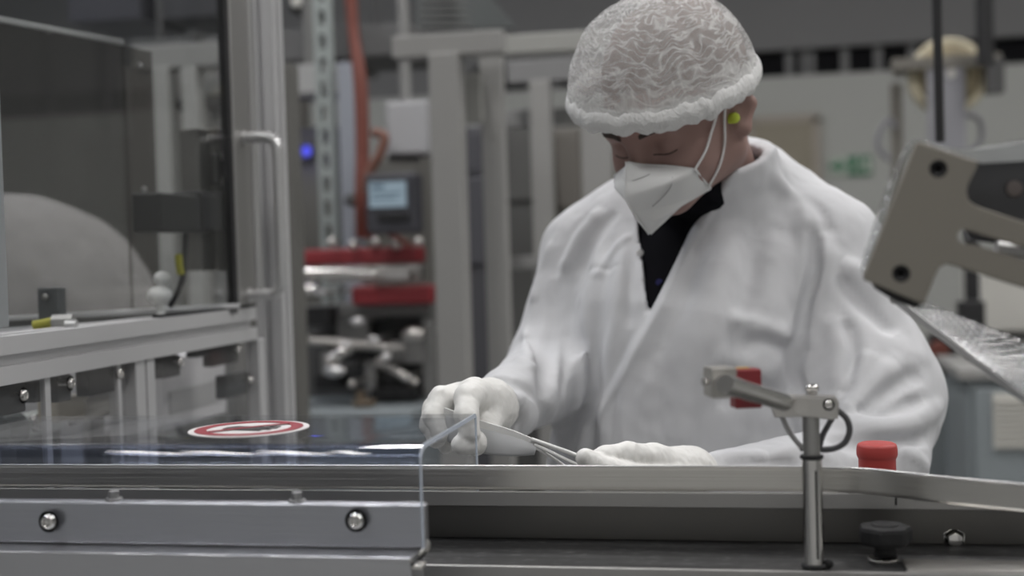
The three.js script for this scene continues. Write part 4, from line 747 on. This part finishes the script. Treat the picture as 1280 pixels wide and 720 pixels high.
// left sleeve
fold(.009, .010, [618, 452], [645, 448], [672, 462]); fold(-.008, .008, [612, 474], [645, 478], [682, 505]); fold(.007, .010, [622, 492], [655, 505], [686, 545]); fold(-.006, .008, [618, 520], [650, 530], [680, 570]);
fold(.006, .010, [660, 360], [652, 410], [664, 450]); fold(-.006, .008, [676, 360], [668, 410], [676, 455]); fold(.004, .009, [690, 300], [672, 345], [664, 380]);
fold(.006, .008, [880, 575], [920, 568], [960, 572]); fold(-.006, .007, [900, 585], [950, 580], [1000, 582]); fold(.007, .008, [960, 570], [1000, 562], [1040, 572]);

// front opening: the right panel overlaps the left along a slanting edge, black shirt in the V
const vT1 = march(gownBase, EYE, ray(800, 262)), vT2 = march(gownBase, EYE, ray(890, 240)), vB = march(gownBase, EYE, ray(807, 402));
const bodyDir = CZ.clone();
const lapA = march(gownBase, EYE, ray(886, 255)), lapB = march(gownBase, EYE, ray(807, 402)), lapC = march(gownBase, EYE, ray(748, 505));
const planeOf = (p, q, ref) => { const n = q.clone().sub(p).cross(bodyDir).normalize(); if (n.dot(ref.clone().sub(p)) < 0) n.negate(); return { n, c: -n.dot(p) }; };
const pd = (P, x, y, z) => P.n.x * x + P.n.y * y + P.n.z * z + P.c;
const right = at(1000, 300, 1.6), mid = at(835, 300, 1.6);
const P1 = planeOf(lapA, lapB, mid), P2v = planeOf(at(806, 280, 1.6), at(808, 402, 1.6), mid), PL = planeOf(lapA, lapB, right), PL2 = planeOf(lapB, lapC, right);
const gownF = (x, y, z) => {
  let d = gownBase(x, y, z);
  if (d > .05 || d < -.05) return d;
  for (const F of folds) { if (x < F.b.min.x || x > F.b.max.x || y < F.b.min.y || y > F.b.max.y || z < F.b.min.z || z > F.b.max.z) continue; let m = 1e9, t = 0; const n = F.c.length - 1; for (let i = 0; i < n; i++) { const [q, s] = distSeg(x, y, z, F.c[i], F.c[i + 1]); if (q < m) { m = q; t = (i + s) / n; } } d -= 1.35 * F.h * Math.exp(-m / (F.w * F.w)) * Math.min(1, 6 * Math.min(t, 1 - t) + .15); }
  d -= .0028 * n3(x * 13, y * 9, z * 13) + .0016 * n3(x * 34 + 5, y * 22, z * 34) + .0009 * n3(x * 70 + 5, y * 50, z * 70);
  // step where the panels overlap
  if (z > -1.95) { const s = pd(y > lapB.y ? PL : PL2, x, y, z), fade = y > lapC.y ? 1 : Math.max(0, 1 - (lapC.y - y) / .08); const e = 1 / (1 + Math.exp(-s / .0016)); d -= fade * .006 * (e - .5); d -= fade * .003 * Math.exp(-(((s - .006) / .005) ** 2)); }
  if (y > 1.38) d = smax(d, -Math.max(colIn(x, y, z), -.030 - colTop(x, y, z)), .003);
  const v = Math.max(-pd(P1, x, y, z), -pd(P2v, x, y, z), y - 1.475 - 0 * x);
  if (z > vB.z - .17) d = smax(d, -Math.max(v, -(smin(fTorso(x, y, z), fSh(x, y, z), .07) + .020)), .003);
  // sleeve mouths and hem open a little
  return d;
};
// head frame: L to his left, U up through the crown, F out of the face
const yaw = 45 * Math.PI / 180, pitch = 29 * Math.PI / 180;
const HC = at(856, 147, 1.575);
const HL = CX.clone().multiplyScalar(Math.cos(yaw)).addScaledVector(CZ, Math.sin(yaw)), Ff = CZ.clone().multiplyScalar(Math.cos(yaw)).addScaledVector(CX, -Math.sin(yaw));
const HF = Ff.clone().multiplyScalar(Math.cos(pitch)).addScaledVector(CY, -Math.sin(pitch)), HU = CY.clone().multiplyScalar(Math.cos(pitch)).addScaledVector(Ff, Math.sin(pitch));
const H = (l, u, f) => HC.clone().addScaledVector(HL, l).addScaledVector(HU, u).addScaledVector(HF, f);

const loc = (x, y, z) => { const a = x - HC.x, b = y - HC.y, c = z - HC.z; return [a * HL.x + b * HL.y + c * HL.z, a * HU.x + b * HU.y + c * HU.z, a * HF.x + b * HF.y + c * HF.z]; };
const neckBase = at(905, 262, 1.76);
const hemY = .62;
const gownCut = (x, y, z) => Math.max(gownF(x, y, z), hemY - y);
const person = thing('person', 'person in white gown, hairnet and respirator bending over the steel bed, holding a mask', 'person');
{
  const lo = at(560, 560, 1.75), b = new THREE.Box3();
  for (const q of [at(610, 400, 1.8), at(1195, 400, 1.6), at(900, 190, 1.9), at(900, 620, 1.33), at(870, 560, 1.98), at(642, 520, 1.40)]) b.expandByPoint(q);
  b.min.y = hemY - .02; b.max.y = at(950, 165, 1.75).y; b.min.x -= .06; b.max.x += .05; b.min.z -= .08; b.max.z += .05;
  mesh('gown', field(gownCut, b.min, b.max, .0055), M.gown, person, 'white crossover work gown');
  const shNeck = cap(H(0, -.068, .004), neckBase, .055, .064);
  const sh = (x, y, z) => Math.max(smin(smin(fTorso(x, y, z), fSh(x, y, z), .07) + .013, Math.max(shNeck(x, y, z), loc(x, y, z)[0] - .034), .02), 1.0 - y);
  mesh('shirt', field(sh, b.min.clone().setY(.98), b.max, .010), M.shirt, person, 'black shirt in the gown opening');
  const bp = march(sh, EYE, ray(824, 353)); if (bp) mesh('shirt_print', lathe([[0, .0008], [.0045, .0008], [.0045, 0], [0, 0]], bp, CZ.clone(), 20), std(lin(.022, .022, .10), .9), person, 'small dark blue print on the shirt');
}
const [nl, nu, nf] = loc(neckBase.x, neckBase.y, neckBase.z);
const skull = ell(V(0, .052, -.008), .077, .092, .100), faceE = ell(V(0, -.01, .042), .063, .072, .060), chin = cap(V(-.010, -.070, .082), V(.010, -.070, .082), .017, .017);
const jawL = cap(V(.050, -.045, .0), V(.014, -.064, .074), .018, .017), jawR = cap(V(-.050, -.045, .0), V(-.014, -.064, .074), .018, .017);
const brow = cap(V(-.036, .022, .086), V(.036, .022, .086), .013, .013), browM = cap(V(-.012, .016, .096), V(.012, .016, .096), .011, .011);
const noseF = cap(V(0, .008, .098), V(0, -.034, .118), .0085, .0125), ala = cap(V(-.010, -.037, .106), V(.010, -.037, .106), .0095, .0095);
const cheekL = ell(V(.042, -.028, .066), .024, .022, .024), cheekR = ell(V(-.042, -.028, .066), .024, .022, .024);
const lidL = ell(V(.032, .001, .082), .0160, .0125, .0125), lidR = ell(V(-.032, .001, .082), .0160, .0125, .0125);
const sockL = ell(V(.033, .002, .107), .019, .011, .018), sockR = ell(V(-.033, .002, .107), .019, .011, .018);
const neck = cap(V(0, -.05, -.022), V(nl, nu, nf), .052, .060);
const earF = s => { const rim = cap(V(s * .079, .024, -.012), V(s * .080, .0, -.024), .0085, .0085), rim2 = cap(V(s * .080, .0, -.024), V(s * .075, -.024, -.006), .0075, .008), lobe = cap(V(s * .075, -.024, -.006), V(s * .073, -.018, .002), .008, .006), top = cap(V(s * .079, .024, -.012), V(s * .075, .018, .006), .0075, .006), plate = ell(V(s * .073, .0, -.010), .006, .026, .016); return uni([rim, rim2, lobe, top, plate], .008); };
const earL = earF(1), earR = earF(-1);
const headLocal = (l, u, f) => {
  let d = smin(skull(l, u, f), faceE(l, u, f), .05);
  d = smin(d, chin(l, u, f), .025); d = smin(d, jawL(l, u, f), .03); d = smin(d, jawR(l, u, f), .03);
  d = smin(d, brow(l, u, f), .02); d = smin(d, browM(l, u, f), .012); d = smin(d, cheekL(l, u, f), .025); d = smin(d, cheekR(l, u, f), .025);
  d = smax(d, -sockL(l, u, f), .016); d = smax(d, -sockR(l, u, f), .016);
  d = smin(d, lidL(l, u, f), .005); d = smin(d, lidR(l, u, f), .005);
  d = smin(d, noseF(l, u, f), .016); d = smin(d, ala(l, u, f), .008);
  d = smin(d, earL(l, u, f), .006); d = smin(d, earR(l, u, f), .006);
  return smin(d, neck(l, u, f), .03);
};
const headF = (x, y, z) => { const [l, u, f] = loc(x, y, z); return headLocal(l, u, f); };
// gloves: wrist, palm, five bent fingers each
const P = (a) => at(a[0], a[1], a[2]);
function handField(w, palm, fingers) {
  const pal = uni(palm.map(([a, b, r1, r2]) => cap(P(a), P(b), r1, r2)), .014);
  const fs = fingers.map(ch => uni(ch.slice(0, -1).map((q, i) => cap(P(q), P(ch[i + 1]), q[3], ch[i + 1][3])), .004));
  return (x, y, z) => { let f = fs[0](x, y, z); for (let i = 1; i < fs.length; i++) f = smin(f, fs[i](x, y, z), .0035); return smin(pal(x, y, z), f, .008) - .0009 * n3(x * 95, y * 95, z * 95) - .0006 * n3(x * 210 + 3, y * 120, z * 210); };
}
const gR = handField(null, [[[640, 510, 1.47], [612, 505, 1.39], .025, .024], [[612, 505, 1.39], [592, 497, 1.35], .026, .021], [[612, 510, 1.40], [572, 506, 1.385], .024, .019], [[612, 515, 1.40], [582, 522, 1.41], .023, .017]], [
  [[594, 493, 1.345, .0150], [584, 497, 1.305, .0138], [583, 520, 1.285, .0120], [587, 540, 1.283, .0105]],
  [[578, 494, 1.37, .0145], [552, 499, 1.335, .0135], [543, 520, 1.320, .0118], [551, 541, 1.31, .0103]],
  [[568, 502, 1.395, .0135], [543, 510, 1.37, .0122], [537, 530, 1.355, .0108], [546, 549, 1.345, .0098]],
  [[576, 520, 1.415, .0120], [551, 528, 1.40, .0108], [548, 546, 1.385, .0096], [558, 558, 1.375, .0088]],
  [[612, 520, 1.37, .0165], [607, 543, 1.325, .0135], [594, 554, 1.295, .0118], [577, 556, 1.283, .0105]],
]);
const gL = handField(null, [[[892, 612, 1.39], [862, 590, 1.365], .030, .024], [[862, 590, 1.365], [818, 576, 1.335], .023, .0170], [[862, 592, 1.37], [816, 584, 1.36], .023, .017], [[862, 598, 1.375], [820, 598, 1.375], .021, .015]], [
  [[820, 574, 1.335, .0150], [784, 568, 1.312, .0128], [757, 571, 1.300, .0112], [747, 574, 1.297, .0100]],
  [[816, 582, 1.355, .0140], [774, 582, 1.335, .0125], [748, 588, 1.325, .0110], [736, 596, 1.322, .0098]],
  [[818, 592, 1.37, .0130], [778, 598, 1.355, .0115], [754, 606, 1.347, .0102], [744, 614, 1.345, .0094]],
  [[822, 602, 1.38, .0118], [790, 610, 1.37, .0104], [770, 617, 1.363, .0094], [760, 623, 1.36, .0086]],
  [[858, 600, 1.345, .0175], [806, 600, 1.305, .0145], [760, 588, 1.285, .0122], [731, 572, 1.283, .0098]],
]);
const bodyF = (x, y, z) => { let d = smin(smin(fTorso(x, y, z), fSh(x, y, z), .07) + .030, Math.min(fAR(x, y, z), fAL(x, y, z)) + .022, .02); return d; };
{
  const hip = at(872, 700, 1.78), hipL = V(hip.x + .10, .95, hip.z + .02), hipR = V(hip.x - .10, .95, hip.z - .03);
  const legs = uni([cap(hipL, V(hipL.x + .02, .50, hipL.z + .03), .095, .062), cap(V(hipL.x + .02, .50, hipL.z + .03), V(hipL.x + .03, .09, hipL.z - .01), .060, .042), cap(hipR, V(hipR.x - .02, .50, hipR.z + .03), .095, .062), cap(V(hipR.x - .02, .50, hipR.z + .03), V(hipR.x - .03, .09, hipR.z - .01), .060, .042), cap(V(hip.x - .05, 1.0, hip.z), V(hip.x + .05, 1.0, hip.z), .13, .13)], .04);
  const nk = (x, y, z) => { const [l, u, f] = loc(x, y, z); return neck(l, u, f); };
  const wristR = cap(at(660, 500, 1.56), at(615, 506, 1.40), .018, .015), wristL = cap(at(930, 616, 1.41), at(858, 592, 1.365), .020, .014);
  const low = (x, y, z) => { const h = y > 1.3 ? smin(bodyF(x, y, z), nk(x, y, z), .03) : bodyF(x, y, z); return Math.min(smin(Math.max(h, .9 - y), legs(x, y, z), .03), wristR(x, y, z), wristL(x, y, z)); };
  const b = new THREE.Box3(V(hip.x - .36, .0, hip.z - .28), V(hip.x + .42, 1.56, hip.z + .48));
  const cut = (x, y, z) => Math.max(low(x, y, z), pd({ n: HU, c: -HU.dot(H(0, -.115, 0)) }, x, y, z) > 0 && headF(x, y, z) < .02 ? .002 : -1);
  mesh('body', [field(headF, HC.clone().addScalar(-.185), HC.clone().addScalar(.185), .0032), field(low, b.min, b.max, .013)], M.skin, person, 'lowered face with closed looking eyes, bare neck and ear');
  const tr = (x, y, z) => Math.max(legs(x, y, z) - .014 - .002 * n3(x * 20, y * 12, z * 20), .07 - y, y - 1.02);
  mesh('trousers', field(tr, V(hip.x - .3, .05, hip.z - .25), V(hip.x + .3, 1.04, hip.z + .25), .012), M.trousers, person);
  for (const h of [V(hipL.x + .03, 0, hipL.z), V(hipR.x - .03, 0, hipR.z)]) { const f = uni([cap(V(h.x, .05, h.z - .04), V(h.x, .04, h.z + .14), .045, .038), cap(V(h.x, .09, h.z - .02), V(h.x, .05, h.z + .02), .045, .045)], .03); mesh('shoe', field((x, y, z) => Math.max(f(x, y, z), .004 - y), V(h.x - .1, -.01, h.z - .14), V(h.x + .1, .17, h.z + .24), .008), M.white, person); }
  for (const [n, f, c, w] of [['glove', gR, at(590, 515, 1.37), 'curled'], ['glove', gL, at(815, 590, 1.34), 'flat']]) mesh(n, field(f, c.clone().addScalar(-.15), c.clone().addScalar(.15), .0027), M.glove, person, w === 'curled' ? 'thin white glove on the pinching hand' : 'thin white glove on the outstretched hand');
}
{ // snap fastener on the left front edge
  for (const [x, y] of [[800, 316]]) { const p = march(gownF, EYE, ray(x, y)); if (p) mesh('snap_button', lathe([[0, .002], [.004, .002], [.005, 0], [0, 0]], p, CZ.clone()), M.white, person); }
}
{ // hair and hairnet
  const hairF = (x, y, z) => { const [l, u, f] = loc(x, y, z); return Math.max(skull(l, u, f) - .004 - .0012 * n3(l * 90, u * 60, f * 90), .040 - u + f * .30 - .02); };
  mesh('hair', field(hairF, HC.clone().addScalar(-.18), HC.clone().addScalar(.18), .005), std(lin(.23, .165, .145), .85), person, 'short brown hair below the hairnet');
  const nyaw = 20 * Math.PI / 180, np = 23 * Math.PI / 180, nroll = -.05, NC = at(829, 110, 1.565);
  const nL0 = CX.clone().multiplyScalar(Math.cos(nyaw)).addScaledVector(CZ, Math.sin(nyaw)), nFf = CZ.clone().multiplyScalar(Math.cos(nyaw)).addScaledVector(CX, -Math.sin(nyaw));
  const NF = nFf.clone().multiplyScalar(Math.cos(np)).addScaledVector(CY, -Math.sin(np)), nU0 = CY.clone().multiplyScalar(Math.cos(np)).addScaledVector(nFf, Math.sin(np));
  const NL = nL0.clone().multiplyScalar(Math.cos(nroll)).addScaledVector(nU0, -Math.sin(nroll)), NUp = nU0.clone().multiplyScalar(Math.cos(nroll)).addScaledVector(nL0, Math.sin(nroll));
  const H = (l, u, f) => NC.clone().addScaledVector(NL, l).addScaledVector(NUp, u).addScaledVector(NF, f);
  const c0 = V(0, 0, 0), RL = .115, RF = .128, RU = .113, NU = 160, NV = 64, rows = [];
  const dome = (u, v) => {
    const e = Math.pow(v, .92) * Math.PI / 2, a = u * Math.PI * 2, ca = Math.cos(a), sa = Math.sin(a), k = Math.pow(Math.cos(e), .86);
    const w = 1 + .018 * n3(ca * 2.2, sa * 2.2, v * 3) + .010 * n3(ca * 6, sa * 6, v * 7) + .006 * (1 - Math.abs(n3(ca * 10, sa * 10, v * 16))) ;
    return [c0.x + RL * k * sa * w, c0.y - .012 * (1 - v) * (ca > 0 ? ca : ca * .2) + RU * Math.sin(e) * w + .006 * (1 - v) * n3(ca * 7, sa * 7, 5), c0.z + RF * k * ca * w];
  };
  for (let j = 0; j <= NV; j++) rows.push(Array.from({ length: NU + 1 }, (_, i) => H(...dome((i % NU) / NU, j / NV * .999))));
  const g = sheet(rows, .0003); const uv = g.attributes.uv; // uv runs around and up
  const net = mesh('hair_net', g, M.net, person, 'white crinkled gauze hairnet');
  const band = []; for (let j = 0; j <= 14; j++) band.push(Array.from({ length: NU * 2 + 1 }, (_, i) => {
    const u = (i % (NU * 2)) / (NU * 2), a = u * Math.PI * 2, ca = Math.cos(a), sa = Math.sin(a), q = dome(u, .02), b = j / 14 * Math.PI * 2, r = (.0125 + .0012 * n3(ca * 9, sa * 9, 3) + .0011 * n3(ca * 30, sa * 30, b * .6)) ;
    const n = Math.hypot(sa / RL, ca / RF), ol = sa / RL / n, of = ca / RF / n;
    return H(q[0] + ol * (r * .75 * Math.cos(b) - .006), q[1] + r * 1.15 * Math.sin(b) - .001, q[2] + of * (r * .75 * Math.cos(b) - .006));
  }));
  mesh('elastic_band', sheet(band, .0004), M.netBand, net, 'gathered white elastic band of the hairnet');
}
{ // respirator: two welded panels, folds, head straps
  const seam = [[0, -.001, .127], [0, -.019, .139], [0, -.036, .148], [0, -.058, .145], [0, -.076, .138], [0, -.093, .131]];
  const onHead = (x, y, o = .002) => { const p = march(headF, EYE, ray(x, y)); return p.addScaledVector(CZ, o); };
  const eL = [[800, 206, .003], [836, 208, .003], [868, 212, .003], [887, 236, .004]].map(q => { const p = onHead(...q); return loc(p.x, p.y, p.z); });
  const edge = s => [[s * .0005, -.001, .1275], ...eL.map(q => [s * q[0], q[1], q[2]]), [s * .033, -.073, .101], [s * .0005, -.094, .1305]];
  const A = spline(seam.map(q => V(...q)), 40);
  const rsp = s => { const E = []; const e = edge(s).map(q => V(...q)); const pl = (q, n) => { const c = new THREE.CurvePath(); for (let i = 0; i < q.length - 1; i++) c.add(new THREE.LineCurve3(q[i], q[i + 1])); return Array.from({ length: n + 1 }, (_, i) => c.getPoint(i / n)); }; E.push(...spline(e.slice(0, 4), 16)); E.push(...pl(e.slice(3, 5), 8).slice(1)); E.push(...pl(e.slice(4), 16).slice(1)); return E; };
  const mk = s => { const E = rsp(s), rows = []; for (let i = 0; i <= 40; i++) { const r = []; for (let j = 0; j <= 20; j++) { const t = j / 20, q = A[i].clone().lerp(E[i], t), b = Math.sin(Math.PI * t) * Math.sin(Math.PI * i / 40); q.x += s * (s > 0 ? .014 : .006) * b; q.z += .004 * b; q.x += s * (-.0012) * Math.exp(-(((i - 9 - t * 0) / 1.0) ** 2)) * (t > .05 && t < .8 ? 1 : 0); const dd = (i - 24 + t * 12); q.x += s * -.0016 * Math.exp(-((dd / .9) ** 2)) * (t > .15 && t < .85 ? 1 : 0); r.push(H(q.x, q.y, q.z)); } rows.push(r); } return sheet(rows, .0016); };
  const R = mesh('respirator', [mk(1), mk(-1)], M.respirator, person, 'white folded respirator covering nose and mouth');
  { const E = rsp(1), q = (i, t) => { const p = A[i].clone().lerp(E[i], t), b = Math.sin(Math.PI * t) * Math.sin(Math.PI * i / 40); return H(p.x + .0145 * b + .0009, p.y, p.z + .004 * b + .0006); };
    const gm = std(lin(.47, .47, .475), .9);
    mesh('weld_line', tube([.12, .25, .4, .55].map(t => q(9, t)), .0006, 20, 6), gm, R); mesh('weld_line', tube([[23, .2], [20, .36], [17, .52], [14, .68]].map(a => q(...a)), .0007, 20, 6), gm, R); }
  const rim = s => tube(rsp(s).map(q => H(q.x + s * .001, q.y, q.z)), .0012, 80, 8);
  mesh('welded_rim', [rim(1), rim(-1), tube(A.map(q => H(q.x, q.y, q.z + .0008)), .0011, 60, 8)], M.respirator, R);
  mesh('strap', tube([onHead(867, 214, .005), onHead(881, 190, .004), onHead(889, 165, .004), onHead(895, 145, .004), onHead(897, 128, .006)], .0016), M.white, R);
  mesh('strap', tube([onHead(885, 234, .006), onHead(899, 207, .004), onHead(905, 180, .004), onHead(905, 150, .004), onHead(906, 128, .006)], .0016), M.white, R);
  const ep = onHead(913, 148, 0); mesh('earplug', [rod(ep.clone().addScaledVector(HL, -.008), ep.clone().addScaledVector(HL, .006), .0058, .0064), ball(ep.clone().addScaledVector(HL, .006), .0064, 1, 1, 1)], std(lin(.52, .62, .06), .7), person, 'yellow green foam earplug');
  for (const s of [1, -1]) {
    const br = []; for (let i = 0; i <= 8; i++) { const t = i / 8, q = V(s * (.014 + .036 * t), .021 + .006 * Math.sin(t * 2.4), .20); const dir = HF.clone().negate(), p = march(headF, H(q.x, q.y, q.z), dir); br.push(p); }
    mesh('eyebrow', ribbon(br, i => HU.clone().multiplyScalar(.0075 * Math.sin((i + 1.2) / 10.4 * Math.PI) + .002), .0026), M.hair, person);
    const el = []; for (let i = 0; i <= 8; i++) { const t = i / 8, p = march(headF, H(s * (.018 + .029 * t), -.006 - .003 * Math.sin(t * Math.PI), .20), HF.clone().negate()); el.push(p); }
    mesh('eyelashes', tube(el, .0007, 24, 6), M.hair, person);
  }
}
{ // folded mask between the hands
  const t = thing('face_mask', 'flat folded white mask with elastic loops held between the gloved hands', 'face mask');
  const top = [[556, 514, 1.312], [598, 529, 1.300], [640, 542, 1.295], [672, 555, 1.292]].map(P), bot = [[560, 552, 1.306], [600, 566, 1.296], [640, 570, 1.290], [668, 568, 1.290]].map(P);
  const a = spline(top, 24), b = spline(bot, 24), rows = []; for (let j = 0; j <= 8; j++) rows.push(a.map((p, i) => p.clone().lerp(b[i], j / 8).addScaledVector(CZ, .003 * Math.sin(j / 8 * Math.PI))));
  const m = mesh('mask_panel', sheet(rows, .002), std(lin(.50, .51, .52), .8), t);
  mesh('welded_edge', ribbon(a.map(p => p.clone().addScaledVector(CZ, .001)), () => V(0, .0075, 0), .0035), M.white, t, 'thick white welded mask edge');
  mesh('ear_loop', tube([[664, 549, 1.290], [690, 558, 1.286], [715, 567, 1.284], [737, 577, 1.284]].map(P), .0021), M.white, t);
  mesh('ear_loop', tube([[668, 556, 1.290], [690, 566, 1.285], [708, 575, 1.283], [724, 582, 1.282]].map(P), .0019), M.white, t);
  mesh('ear_loop', tube([[668, 559, 1.290], [684, 568, 1.288], [698, 577, 1.287], [708, 584, 1.286]].map(P), .0015), M.white, t);
}
// ================================================================ gowned figure built for the pale dome behind the tinted panel
{
  const t = thing('person', 'figure in white gown built for the pale dome behind the tinted panel of the enclosure', 'person');
  const A = at(14, 424, 2.62), B = at(-190, 420, 2.72), S = at(-215, 380, 2.70);
  const hip = V(A.x + .02, .98, A.z - .02);
  const base = uni([cap(A, B, .292, .235), cap(A, hip, .25, .21), cap(at(60, 400, 2.62), at(120, 450, 2.6), .18, .16), cap(hip, V(hip.x, .6, hip.z), .215, .235), cap(at(-190, 420, 2.55), at(-120, 560, 2.35), .085, .06), cap(at(-190, 420, 2.9), at(-120, 560, 2.85), .085, .06)], .08);
  const f = (x, y, z) => Math.max(base(x, y, z) - .006 * n3(x * 9, y * 6, z * 9) - .003 * n3(x * 26, y * 15, z * 26), .58 - y);
  const b = new THREE.Box3(V(A.x - .85, .55, A.z - .5), V(A.x + .5, 1.65, A.z + .55));
  mesh('gown', field(f, b.min, b.max, .014), M.gown, t, 'white gown over the bent back');
  const hd = at(-330, 430, 2.74), head = uni([ell(hd, .085, .10, .085), cap(hd, B, .055, .07)], .03), lg = uni([cap(V(hip.x - .1, .9, hip.z), V(hip.x - .1, .06, hip.z), .085, .045), cap(V(hip.x + .1, .9, hip.z), V(hip.x + .1, .06, hip.z), .085, .045), cap(V(hip.x - .1, .04, hip.z - .03), V(hip.x - .1, .04, hip.z + .14), .04, .034), cap(V(hip.x + .1, .04, hip.z - .03), V(hip.x + .1, .04, hip.z + .14), .04, .034)], .03);
  const bd = (x, y, z) => Math.min(smin(base(x, y, z) + .03, head(x, y, z), .03) + 0, lg(x, y, z));
  mesh('body', field((x, y, z) => Math.max(y > .75 ? bd(x, y, z) : lg(x, y, z), .004 - y), V(hd.x - .15, 0, A.z - .45), V(A.x + .45, 1.62, A.z + .5), .018), M.skin, t);
  mesh('hair_net', lathe([[0, .105], [.04, .098], [.08, .07], [.104, .02], [.106, -.01], [.096, -.02], [.09, -.01]], hd.clone().add(V(-.02, .02, 0)), V(-.5, .8, 0)), M.netBand, t);
}
settle();
renderer.render(scene, camera);
